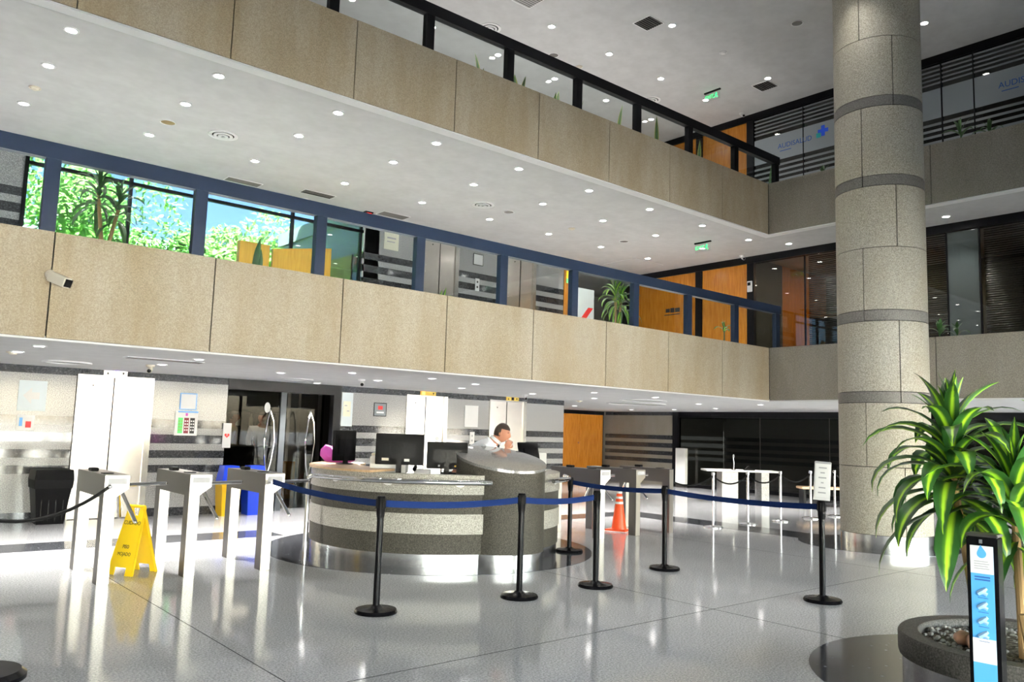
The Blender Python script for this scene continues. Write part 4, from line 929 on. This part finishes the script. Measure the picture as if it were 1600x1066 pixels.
sheet('lift_call_panel', 'steel call button panel under the white sheet between lifts', 'panel', 10.28, 10.40, 1.20, 1.46, 'white_plastic', extra=[('button', (-.02, .02, .03, .07), 'grey_print'), ('button', (-.02, .02, -.07, -.03), 'grey_print')])
# middle floor notices
sheet('paper_notice', 'white sheet on the middle floor striped wall', 'notice', 8.0, 8.33, 4.97, 5.31, 'poster_cream', extra=[('print_line', (-.1, .1, .05, .08), 'grey_print'), ('print_line', (-.1, .08, -.02, .0), 'grey_print')])
np_ = sheet('prohibition_sign', 'framed red circle sign between the middle floor lifts', 'sign', 10.22, 10.46, 5.02, 5.24, 'paper', frame='text_black')
mesh_obj('red_circle', MB().ring(.05, .075, -.0115, -.008, n=24).xf(Matrix.Rotation(R(0), 4, 'X')), 'text_red', np_, loc=(0, -.008, .01), rot=(R(90), 0, 0))
sheet('lift_call_panel', 'call button panel on the middle floor striped wall', 'panel', 10.28, 10.39, 4.45, 4.72, 'white_plastic', extra=[('button', (-.02, .02, .04, .08), 'text_black'), ('button', (-.02, .02, -.07, -.03), 'text_black')])
simple('fire_alarm', 'red fire alarm box on the side of the middle floor core', 'alarm', [('box', MB().box(-.05, 0, -.07, .07, -.07, .07, .008), 'alarm_red', False), ('button', MB().lathe([(.025, 0), (.025, .01)], n=12).xf(Matrix.Translation((-.05, 0, 0)) @ Matrix.Rotation(R(-90), 4, 'Y')), 'paper', False)], (7.545, 13.6, 4.68))
sheet('green_safety_sign', 'small yellow green sign high on the narrow wooden strip', 'sign', 12.95, 13.15, 5.0, 5.35, 'bin_yellow', y=13.375, extra=[('green_field', (-.1, .1, -.17, -.06), 'poster_green'), ('figure', (-.03, .03, .02, .12), 'paper')])

# ------------------------------------------------------------------ cameras
def bullet_cam(loc, rz, label, mat='cream_plastic', s=1.0, tilt=0.35):
    t = thing('security_camera', label, 'camera', loc, rz); t.scale = (s, s, s)
    mesh_obj('mount', MB().lathe([(.045, 0), (.045, .02), (.02, .05)], n=16).xf(Matrix.Rotation(R(90), 4, 'X')), mat, t, True)
    b = mesh_obj('housing', MB().box(-.05, .05, -.22, .0, -.045, .05, .012), mat, t, False, (0, -.03, -.02), (tilt, 0, R(35)))
    mesh_obj('lens_glass', MB().box(-.04, .04, -.224, -.218, -.035, .04), 'black_plastic', b)
bullet_cam((1.50, YF, 2.84), 0, 'beige bullet camera mounted on the lower balcony front', 'cream_plastic', 1.0)
def dome(loc, label, mat='white_plastic', lens=True):
    t = thing('security_camera', label, 'camera', loc)
    mesh_obj('base', MB().lathe([(.0, -.03), (.05, -.03), (.06, 0)], n=20, cap=False), mat, t, True)
    mesh_obj('housing', MB().tube([(0, 0, -.03), (0, -.02, -.06), (-.03, -.07, -.085)], [.028, .032, .034], 10), mat, t, True)
    mesh_obj('lens_glass', MB().sphere((-.032, -.075, -.086), .026, 10, 8), 'black_plastic', t, True)
dome((3.28, 11.39, Z1B), 'tan camera under the low ceiling near the left lift', 'cream_plastic')
dome((6.39, 11.17, Z1B), 'white camera with black lens under the low ceiling above the desk')
dome((10.70, 12.16, Z1B), 'white camera under the low ceiling near the guard')
dome((15.05, 10.0, Z2B), 'white camera at the corner post of the middle office')
dome((15.05, 10.0, Z3), 'white camera at the corner post of the top office')

# ------------------------------------------------------------------ ceiling fittings
proto = {}
def downlight(x, y, z, label, group, lens='lamp_lens', r_=.055, power=44.0, warm=False):
    t = thing('downlight', label, 'ceiling light', (x, y, z), 0, group); key = (lens, r_)
    if key not in proto:
        proto[key] = (MB().ring(r_, r_ + .022, -.012, .004, n=24).mesh('trim_ring'), MB().lathe([(r_, -.006), (r_, .0)], n=20).mesh('lens'))
    mesh_obj('trim_ring', proto[key][0], 'white_trim', t); mesh_obj('lens', proto[key][1], lens, t)
    if power:
        if ('spot', power, warm) not in proto:
            d = bpy.data.lights.new('downlight_beam', 'SPOT'); d.energy = power; d.spot_size = R(110); d.spot_blend = .7; d.shadow_soft_size = .05
            d.color = (1, .8, .55) if warm else (1, .96, .9); proto[('spot', power, warm)] = d
        o = bpy.data.objects.new('downlight_beam', proto[('spot', power, warm)]); COL.objects.link(o); o.parent = t; o.location = (0, 0, -.02)
xs = [1.57 + 1.541 * k for k in range(-3, 9)]
rows = ((9.08, 'row nearest the balcony edge'), (10.21, 'second row from the balcony edge'), (11.71, 'third row from the balcony edge'))
for y, rn in rows:
    for k, x in enumerate(xs):
        if k < 2: continue
        if abs(x - 3.1) < .1 and False: continue
        n_from = len(xs) - k
        downlight(x, y, Z2B, 'downlight in the middle floor ceiling, %s, %s from the corner' % (rn, ORD[n_from - 1]), 'downlights of the middle floor ceiling')
for k, (x, y) in enumerate(((3.3, 13.1), (6.15, 13.1), (13.2, 13.2))):
    downlight(x, y, Z2B, 'downlight close to the %s of the middle floor back wall' % ['left garden window', 'yellow partition', 'far wooden strip'][k], 'downlights of the middle floor ceiling', 'lamp_lens' if k < 2 else 'lamp_warm')
for k, (x, y) in enumerate(((14.72, 8.67), (14.72, 5.62), (14.72, 2.6))):
    downlight(x, y, Z2B, ['downlight above the right walkway near the corner', 'downlight above the right walkway just right of the column', 'downlight above the right walkway beyond the frame'][k], 'downlights of the right walkway')
for j, y in enumerate((11.64, 10.12, 8.61, 5.56, 4.03, 1.0)):
    for k, x in enumerate((6.2, 7.74, 9.29, 10.81, 12.36, 13.88)):
        if abs(y - 8.61) < .1 and abs(x - 12.36) < .1: continue
        if y < 8 and k in (4,): continue
        if abs(y - 4.03) < .1 or (y < 2 and k % 2): continue
        downlight(x, y, Z3, 'downlight in the top ceiling, %s row from the back wall, %s from the right' % (ORD[j], ORD[5 - k]), 'downlights of the top ceiling', power=62.0)
low = [(1.62, 10.68), (1.64, 9.57), (3.32, 9.65), (3.32, 11.04), (4.93, 10.93), (6.5, 12.9), (5.48, 9.84), (6.6, 11.04), (6.74, 9.74), (7.9, 10.2), (8.55, 11.43), (10.4, 11.6), (10.45, 10.01), (12.14, 11.62), (12.14, 10.0), (14.86, 10.99), (15.34, 9.74), (15.4, 15.46), (17.95, 15.68), (17.98, 14.14), (17.2, 12.2), (17.2, 8.0), (17.2, 5.0)]
lown = ['left lift wall', 'left balcony edge', 'wide lift door', 'lift poster', 'dark doorway', 'doorway beam', 'desk left end', 'reception desk', 'desk front', 'desk monitors', 'lift behind the monitors', 'guard', 'right turnstiles', 'end of the granite wall', 'chrome posts', 'right walkway corner', 'column', 'wooden door', 'far striped wall', 'glass wall corner', 'pale table', 'low bench', 'far right glass']
for (x, y), nm in zip(low, lown): downlight(x, y, Z1B, 'small downlight in the low ground floor ceiling nearest the ' + nm, 'downlights of the ground floor ceiling', 'lamp_dim', .05, 260.0)
def diffuser(x, y, z, label):
    t = thing('air_diffuser', label, 'vent', (x, y, z))
    for a, b_, zz in ((.15, .2, -.012), (.09, .13, -.022), (.03, .07, -.03)): mesh_obj('cone_ring', MB().ring(a, b_, zz, zz + .012, n=28), 'white_trim', t)
    mesh_obj('throat', MB().lathe([(.15, -.003), (.15, .0)], n=24), 'black_rubber', t)
diffuser(3.88, 10.97, Z2B, 'round air diffuser in the middle ceiling at the left'); diffuser(8.59, 11.04, Z2B, 'round air diffuser in the middle ceiling at the centre')
diffuser(8.53, 10.94, Z3, 'round air diffuser in the top ceiling nearer the left'); diffuser(13.05, 10.94, Z3, 'round air diffuser in the top ceiling nearer the exit sign')
def disc(x, y, z, label, mat, r_=.09, cat='speaker', nm='ceiling_speaker'):
    t = thing(nm, label, cat, (x, y, z)); mesh_obj('rim', MB().ring(r_, r_ + .012, -.012, .002, n=24), 'white_trim' if mat != 'cream_plastic' else mat, t); mesh_obj('grille', MB().lathe([(r_ * .6, -.03 if nm == 'smoke_detector' else -.009), (r_, -.004), (r_, 0)], n=24), mat, t, True)
plain('speaker_grey', (.16, .15, .14), .7); plain('bronze', (.25, .16, .07), .5)
disc(3.15, 11.03, Z2B, 'dark round speaker left of the air diffuser in the middle ceiling', 'bronze'); disc(9.21, 11.06, Z2B, 'dark round speaker right of the central middle ceiling diffuser', 'speaker_grey')
disc(12.32, 11.02, Z2B, 'dark round speaker near the potted plant in the middle ceiling', 'speaker_grey'); disc(10.08, 10.9, Z3, 'dark round speaker in the top ceiling', 'speaker_grey'); disc(12.32, 7.06, Z3, 'dark round speaker in the top ceiling nearest the column', 'speaker_grey')
disc(1.58, 11.04, Z2B, 'tan smoke detector in the middle ceiling at the left', 'cream_plastic', .055, 'smoke detector', 'smoke_detector'); disc(10.84, 11.07, Z2B, 'tan smoke detector in the middle ceiling near the centre', 'cream_plastic', .055, 'smoke detector', 'smoke_detector')
disc(12.32, 8.59, Z3, 'pale smoke detector in the top ceiling', 'white_trim', .06, 'smoke detector', 'smoke_detector'); disc(10.79, 10.91, Z3, 'tan smoke detector in the top ceiling', 'cream_plastic', .055, 'smoke detector', 'smoke_detector')
disc(1.6, 10.85, Z1B, 'tan smoke detector under the low ceiling at the left', 'cream_plastic', .06, 'smoke detector', 'smoke_detector'); disc(13.1, 13.0, Z1B, 'tan smoke detector under the low ceiling beside the wooden door', 'cream_plastic', .06, 'smoke detector', 'smoke_detector')
def grille(x, y, z, w_, d_, label, mat='black_rubber', nm='vent_grille', cat='vent'):
    t = thing(nm, label, cat, (x, y, z)); mesh_obj('frame', MB().box(-w_, w_, -d_, d_, -.008, .0), 'white_trim', t); mesh_obj('opening', MB().box(-w_ + .02, w_ - .02, -d_ + .02, d_ - .02, -.010, -.008), mat, t)
    k = int((d_ * 2 - .04) / .05)
    for i in range(k): mesh_obj('slat', MB().box(-w_ + .02, w_ - .02, -d_ + .03 + i * .05, -d_ + .042 + i * .05, -.016, -.008), 'speaker_grey', t)
grille(10.45, 8.85, Z3, .2, .2, 'square dark ceiling grille in the top ceiling nearer the left'); grille(14.16, 8.85, Z3, .2, .2, 'square dark ceiling grille in the top ceiling near the exit sign')
grille(8.39, 9.75, Z3, .2, .2, 'square pale vent at the top edge of the picture', 'plaster_dim')
grille(6.17, 12.62, Z2B, .3, .12, 'rectangular vent in the middle ceiling above the yellow partition'); grille(4.95, 12.9, Z2B, .3, .12, 'rectangular vent in the middle ceiling above the garden window', 'speaker_grey'); grille(7.85, 12.85, Z2B, .3, .15, 'rectangular vent in the middle ceiling above the granite corner', 'speaker_grey')
grille(3.1, 10.2, Z1B, .45, .1, 'slot vent in the low ceiling above the left turnstiles')
simple('access_hatch', 'square access hatch in the middle ceiling near the far corner', 'hatch', [('frame', MB().box(-.5, .5, -.5, .5, -.006, 0), 'white_trim', False), ('panel', MB().box(-.48, .48, -.48, .48, -.009, -.006), 'plaster', False)], (14.2, 12.4, Z2B))
for x, y, w_ in ((2.4, 12.0, .5), (5.8, 12.2, .4), (13.2, 11.2, .9), (14.6, 12.6, 1.3)):
    lab = {2.4: 'low ceiling recess ring near the left lift', 5.8: 'low ceiling recess ring before the doorway', 13.2: 'long ceiling recess ring beyond the granite wall', 14.6: 'wide ceiling recess ring before the wooden door'}[x]
    simple('ceiling_recess', lab, 'ceiling ring', [('rim', MB().ring(w_ * .5, w_ * .5 + .05, -.02, .0, n=36), 'white_trim', False), ('inner', MB().lathe([(w_ * .5, -.004), (w_ * .5, .0)], n=36), 'plaster_dim', False)], (x, y, Z1B))
def exit_sign(x, y, z, rz, label):
    t = thing('exit_sign', label, 'exit sign', (x, y, z), rz)
    mesh_obj('rail', MB().box(-.2, .2, -.02, .02, -.025, 0), 'black_frame', t); mesh_obj('glass_plate', MB().box(-.19, .19, -.004, .004, -.21, -.025), 'glass', t)
    text('letters', 'EXIT', .11, 'exit_green', t, (-.07, -.006, -.12), (R(90), 0, 0), .001)
    mesh_obj('running_figure', MB().sphere((.10, -.006, -.075), .014, 8, 6).tube([(.10, -.006, -.09), (.09, -.006, -.13)], .012, 6).tube([(.09, -.006, -.13), (.13, -.006, -.15), (.12, -.006, -.18)], .007, 6).tube([(.09, -.006, -.13), (.06, -.006, -.15), (.03, -.006, -.165)], .007, 6).tube([(.13, -.006, -.10), (.10, -.006, -.095), (.065, -.006, -.11)], .006, 6), 'exit_green', t)
exit_sign(13.45, 9.87, Z2B, R(-90), 'green hanging exit sign under the middle ceiling'); exit_sign(13.6, 9.75, Z3, R(-90), 'green hanging exit sign under the top ceiling')
simple('fire_beacon', 'red beacon on the middle ceiling beside the rail', 'alarm', [('base', MB().box(-.08, .08, -.05, .05, -.02, 0), 'black_plastic', False), ('lens', MB().box(-.06, .06, -.045, .045, -.07, -.02, .01), 'alarm_red', False)], (7.4, 13.0, Z2B))

# ------------------------------------------------------------------ plants
def leaf_mesh(L, W, e0, bend, mat, nseg=9, fold=.22, tip=.35, twist=0.0):
    vs_ = []; fs = []; uvs = []; p = Vector((0, 0, 0)); e = e0
    for i in range(nseg + 1):
        u = i / nseg; w_ = W * (min(1, .35 + 2.6 * u) if u < .3 else 1.0) * (1 - max(0, (u - .55) / .45) ** 1.7); d = Vector((math.cos(e), 0, math.sin(e))); nrm = Vector((-math.sin(e), 0, math.cos(e)))
        tw = twist * u; sd = Vector((0, 1, 0)) * math.cos(tw) + nrm * math.sin(tw)
        for s_ in (-1, 0, 1): vs_.append(p + sd * s_ * w_ / 2 + nrm * (abs(s_) * fold * w_ * .5)); uvs.append((.5 + s_ * .5, u))
        p = p + d * L / nseg; e -= bend / nseg * (.55 + .9 * u)
    for i in range(nseg):
        for j in range(2): a = 3 * i + j; fs.append((a, a + 1, a + 4, a + 3))
    me = bpy.data.meshes.new('leaf'); me.from_pydata(vs_, [], fs); ul = me.uv_layers.new(name='UVMap')
    for lp in me.loops: ul.data[lp.index].uv = uvs[lp.vertex_index]
    me.polygons.foreach_set('use_smooth', [True] * len(me.polygons)); me.materials.append(MATS[mat]); return me
LM = {}
def leaves_for(L, W, mat, key):
    if key not in LM:
        rr = random.Random(hash(key) % 1000 if not isinstance(key, str) else sum(map(ord, key)))
        LM[key] = [leaf_mesh(L * rr.uniform(.85, 1.1), W * rr.uniform(.85, 1.15), R(e), R(b), mat, twist=rr.uniform(-.5, .5)) for e, b in
                   ((85, 20), (74, 60), (66, 105), (56, 135), (46, 150), (34, 150), (20, 138), (2, 108), (-20, 78))]
    return LM[key]
def crown(parent, pos, n, L, W, key, mat, seed, height=.25, kmax=8):
    ms = leaves_for(L, W, mat, key); rr = random.Random(seed)
    for i in range(n):
        u = i / max(1, n - 1); k = min(kmax, max(0, int(u * (kmax + .99) + rr.uniform(-.5, .5)))); s_ = rr.uniform(.85, 1.12) * (.62 if k == 0 else .72 if k == 1 else .9 if k == 2 else 1)
        o = bpy.data.objects.new('leaf', ms[k]); COL.objects.link(o); o.parent = parent
        o.location = (pos[0] + rr.uniform(-.01, .01), pos[1] + rr.uniform(-.01, .01), pos[2] + height * (1 - u) - height * .5)
        o.rotation_euler = (0, 0, i * 2.39996 + rr.uniform(-.25, .25)); o.scale = (s_, s_, s_)
PX, PY = 5.93, 1.86
pl = thing('stone_planter', 'low round dark stone planter with steel foot at the right', 'planter', (PX, PY, 0))
mesh_obj('steel_foot', MB().lathe([(.715, 0), (.715, .13)], n=72), 'steel_base', pl, True)
mesh_obj('stone_rim', MB().lathe([(.735, .13), (.74, .15), (.74, .26), (.73, .275), (.62, .275), (.61, .26), (.61, .19)], n=72, cap=False), 'planter_stone', pl, True)
mesh_obj('soil', MB().lathe([(.62, .17), (.62, .215), (.3, .24)], n=40), 'soil', pl, True)
rr = random.Random(11); stones = MB()
for k in range(520):
    a, d = rr.uniform(0, 2 * PI), .59 * math.sqrt(rr.random()); s_ = rr.uniform(.008, .02); stones.sphere((d * math.cos(a), d * math.sin(a), .232 + rr.uniform(-.008, .008)), (s_ * 1.4, s_, s_ * .7), 5, 4)
so = mesh_obj('gravel', stones, 'pebble_grey', pl); so['kind'] = 'stuff'
for k, (x, y, s_, lab, mt) in enumerate(((5.60, 2.02, .075, 'rounded pink stone beside the leaning cane in the planter', 'pebble_pink'), (5.67, 2.14, .055, 'smaller pink stone behind the rounded one in the planter', 'pebble_pink'), (5.62, 1.62, .07, 'grey stone at the right in the planter', 'pebble_grey'))):
    bm = bmesh.new(); bmesh.ops.create_icosphere(bm, subdivisions=3, radius=1); rb = random.Random(k + 5)
    for v in bm.verts: v.co = Vector((v.co.x * s_ * 1.35, v.co.y * s_, v.co.z * s_ * .8)) * (1 + .06 * math.sin(5 * v.co.x + k) + .05 * math.sin(7 * v.co.y))
    tag(mesh_obj('planter_stone_piece', MB().bm(bm), mt, None, True, (x, y, .235 + s_ * .7)), lab, 'stone')
def cane(parent, pts, r0, r1): 
    n = len(pts); rs = [r0 + (r1 - r0) * i / (n - 1) for i in range(n)]
    mesh_obj('cane', MB().tube(pts, rs, 10), 'bark', parent, True)
def dracaena(label, base, canes):
    t = thing('corn_plant', label, 'plant', base, 0, 'corn plants in the round planter')
    for k, (top, n, L, W, sd, hh) in enumerate(canes):
        cane(t, [(0, 0, 0), (top[0] * .3, top[1] * .3, top[2] * .35), (top[0] * .75, top[1] * .75, top[2] * .75), top], .028, .022)
        crown(t, top, n, L, W, 'big%d' % (k % 2), 'leaf_variegated', sd, hh)
    return t
dracaena('tall corn plant with wide arching striped leaves, in the planter', (5.70, 2.05, .22), [((.06, .16, 1.12), 64, .68, .125, 1, .55)])
dracaena('corn plant with drooping leaves behind the blue sanitiser post', (5.62, 1.78, .22), [((.06, .04, .86), 44, .56, .115, 2, .4)])
dracaena('corn plant at the right edge of the planter', (6.05, 1.62, .22), [((.08, -.06, 1.0), 44, .60, .115, 3, .45)])
stt = thing('cut_cane', 'short cut cane with one small upright leaf in the planter', 'plant', (5.50, 1.70, .22), 0)
cane(stt, [(0, 0, 0), (-.01, .01, .15), (-.02, .03, .30)], .03, .03)
o = mesh_obj('leaf', leaf_mesh(.32, .05, R(84), R(20), 'leaf_dark'), None, stt, False, (.0, -.04, .26))
# sanitiser totem
tt = thing('sanitiser_post', 'black sanitiser post with a tall blue instruction panel before the planter', 'dispenser', (4.67, 1.645, 0), R(-84))
mesh_obj('column', MB().box(-.072, .072, -.055, .055, .02, 1.03, .006), 'black_satin', tt)
mesh_obj('foot', MB().box(-.16, .16, -.16, .16, 0, .02, .004), 'black_satin', tt)
mesh_obj('cap', MB().box(-.075, .075, -.058, .058, 1.03, 1.045, .004), 'steel_side', tt)
fp = mesh_obj('blue_panel', MB().box(-.053, .053, -.058, -.054, .10, .985), 'sign_blue', tt)
mesh_obj('white_header', MB().box(-.053, .053, -.0595, -.058, .845, .985), 'paper', fp); mesh_obj('white_footer', MB().box(-.053, .053, -.0595, -.058, .40, .52), 'paper', fp)
mesh_obj('drop_icon', MB().prism([(.022 * math.cos(a), .022 * math.sin(a)) for a in [R(x) for x in range(150, 391, 20)]][::-1] + [(-.004, .045)], 'y', -.061, -.0595), 'sign_blue', fp, loc=(0, 0, .945))
mesh_obj('nozzle', MB().box(-.008, .008, -.07, -.055, .998, 1.018), 'chrome', tt)
for j in range(4): mesh_obj('print_line', MB().box(-.036, .034 - .006 * (j % 2), -.0605, -.0595, .868 + j * .012, .872 + j * .012), 'grey_print', fp)
for j in range(2): mesh_obj('print_line', MB().box(-.036, .036, -.0595, -.058, .81 + j * .014, .817 + j * .014), 'logo_blue', fp)
for j in range(4):
    z = .755 - j * .072
    mesh_obj('hand_icon', MB().tube([(-.022, -.0592, z - .012), (.0, -.0592, z + .002), (.018, -.0592, z + .018)], [.012, .014, .008], 6).tube([(.02, -.0592, z - .014), (.0, -.0592, z - .004)], .010, 6), 'sign_blue_icon', fp)
    mesh_obj('print_line', MB().box(-.024, .024, -.0595, -.058, z - .034, z - .031), 'logo_blue', fp)
# balcony plants, middle floor
def potted(label, loc, canes, mat, L, W, key, n, sd, hh=.3):
    t = thing('potted_plant', label, 'plant', loc, 0, 'potted plants on the balconies'); t.location.z -= .34
    mesh_obj('pot', MB().lathe([(.12, 0), (.16, .22), (.17, .22), (.17, .25), (.15, .25), (.14, .2)], n=20, cap=False), 'terracotta', t, True)
    mesh_obj('potting_soil', MB().lathe([(.145, .2), (.145, .215)], n=16), 'soil', t)
    for k, top in enumerate(canes):
        top = (top[0], top[1], top[2] + .32)
        cane(t, [(0, 0, .2), (top[0] * .5, top[1] * .5, .2 + (top[2] - .2) * .5), top], .024, .018); crown(t, top, n, L, W, key, mat, sd + k, hh)
potted('corn plant before the garden window at the left of the lower balcony', (2.07, 9.12, Z1T), [(-.10, 0, .62), (.12, .05, .50)], 'leaf_dark', .36, .055, 'mid', 26, 5)
potted('drooping corn plant beside the flag panel on the lower balcony', (10.08, 9.15, Z1T), [(-.05, 0, .58), (.1, 0, .5)], 'leaf_variegated', .42, .055, 'midb', 26, 8)
fl_ = thing('flag_panel', 'white panel with a red diagonal stripe behind the drooping plant', 'panel', (9.75, 9.6, Z1T))
mesh_obj('panel', MB().box(-.22, .22, -.01, .01, 0, .72), 'paper', fl_); mesh_obj('red_stripe', MB().prism([(-.22, .05), (-.1, .05), (.2, .4), (.08, .4)], 'y', -.013, -.01), 'alarm_red', fl_); mesh_obj('edge_pole', MB().tube([(-.23, 0, 0), (-.23, 0, .85)], .012, 8), 'white_plastic', fl_)
def snake(label, loc, hs, mat='leaf_snake', W=.075, spread=.06, nm='snake_plant'):
    t = thing(nm, label, 'plant', loc, 0, 'small balcony plants'); t.location.z -= .34; rr = random.Random(int(loc[0] * 100))
    mesh_obj('pot', MB().lathe([(.07, 0), (.1, .29), (.105, .29), (.09, .29), (.085, .25)], n=16, cap=False), 'terracotta', t, True); mesh_obj('potting_soil', MB().lathe([(.086, .25), (.086, .26)], n=12), 'soil', t)
    for k, h_ in enumerate(hs):
        o = mesh_obj('leaf', leaf_mesh(h_ + .09, W, R(rr.uniform(78, 88)), R(rr.uniform(2, 22)), mat, fold=.3), None, t, False, ((k - (len(hs) - 1) / 2) * spread, 0, .25)); o.rotation_euler = (0, 0, rr.uniform(0, 6.28))
for k, (x, hs) in enumerate(((6.88, (.58, .28)), (7.62, (.42, .46, .38, .3)), (8.38, (.34, .46)), (8.88, (.44, .3)), (9.85, (.66,)), (10.89, (.66,)), (12.16, (.62, .5)))):
    snake('snake plant behind the upper balcony glass, %s from the left' % ORD[k], (x, 9.0, Z2T), hs)
snake('broad yellow green plant at the corner of the upper balcony', (14.55, 9.0, Z2T), (.95, .75), 'leaf_dark', .10, .08)
snake('snake plant with a single tall leaf before the yellow partition', (3.72, 9.1, Z1T), (.44, .3), 'leaf_dark')
snake('small sprouting plant beside the second railing post at the left', (2.97, 9.1, Z1T), (.16, .2, .15), 'leaf_variegated', .05, .05)
snake('small sprouting plant left of the first striped wall notice', (4.74, 9.1, Z1T), (.14, .12), 'leaf_variegated', .05, .05)
snake('small bushy plant before the middle floor lift door', (6.45, 9.1, Z1T), (.18, .22, .16, .14), 'leaf_variegated', .06, .06)
snake('small sprouting plant before the farther middle floor lift', (7.45, 9.1, Z1T), (.13, .1), 'leaf_dark', .05, .05)
def spray(label, loc, L, n, mat, W=.06, key='sp', z=.15):
    t = thing('leafy_plant', label, 'plant', loc, 0, 'leafy plants on the right walkway'); t.location.z -= .34; z += .3
    mesh_obj('pot', MB().lathe([(.07, 0), (.1, .29), (.105, .29), (.09, .29), (.085, .25)], n=16, cap=False), 'terracotta', t, True); mesh_obj('stem', MB().tube([(0, 0, .2), (0, 0, z + .05)], .012, 8), 'leaf_dark', t)
    crown(t, (0, 0, z), n, L, W, key + str(L), mat, int(loc[1] * 10) + 3, .12, 3)
spray('yellow green leafy plant behind the rail near the far wooden door', (13.17, 9.15, Z1T), .26, 9, 'leaf_variegated', .07, z=.38)
spray('leafy plant on the upper right walkway right of the column', (14.35, 5.2, Z2T), .42, 8, 'leaf_dark', .06, z=.3); spray('second leafy plant on the upper right walkway', (14.35, 4.75, Z2T), .36, 8, 'leaf_dark', .06, z=.2)
spray('low leafy plant on the middle right walkway beside the column', (14.35, 5.64, Z1T), .3, 8, 'leaf_dark', .08, z=.2); spray('second low leafy plant on the middle right walkway', (14.35, 5.36, Z1T), .28, 7, 'leaf_dark', .07, z=.15)
spray('dark plant on the upper right walkway left of the column', (14.35, 7.7, Z2T), .3, 8, 'leaf_dark', .06, z=.15)
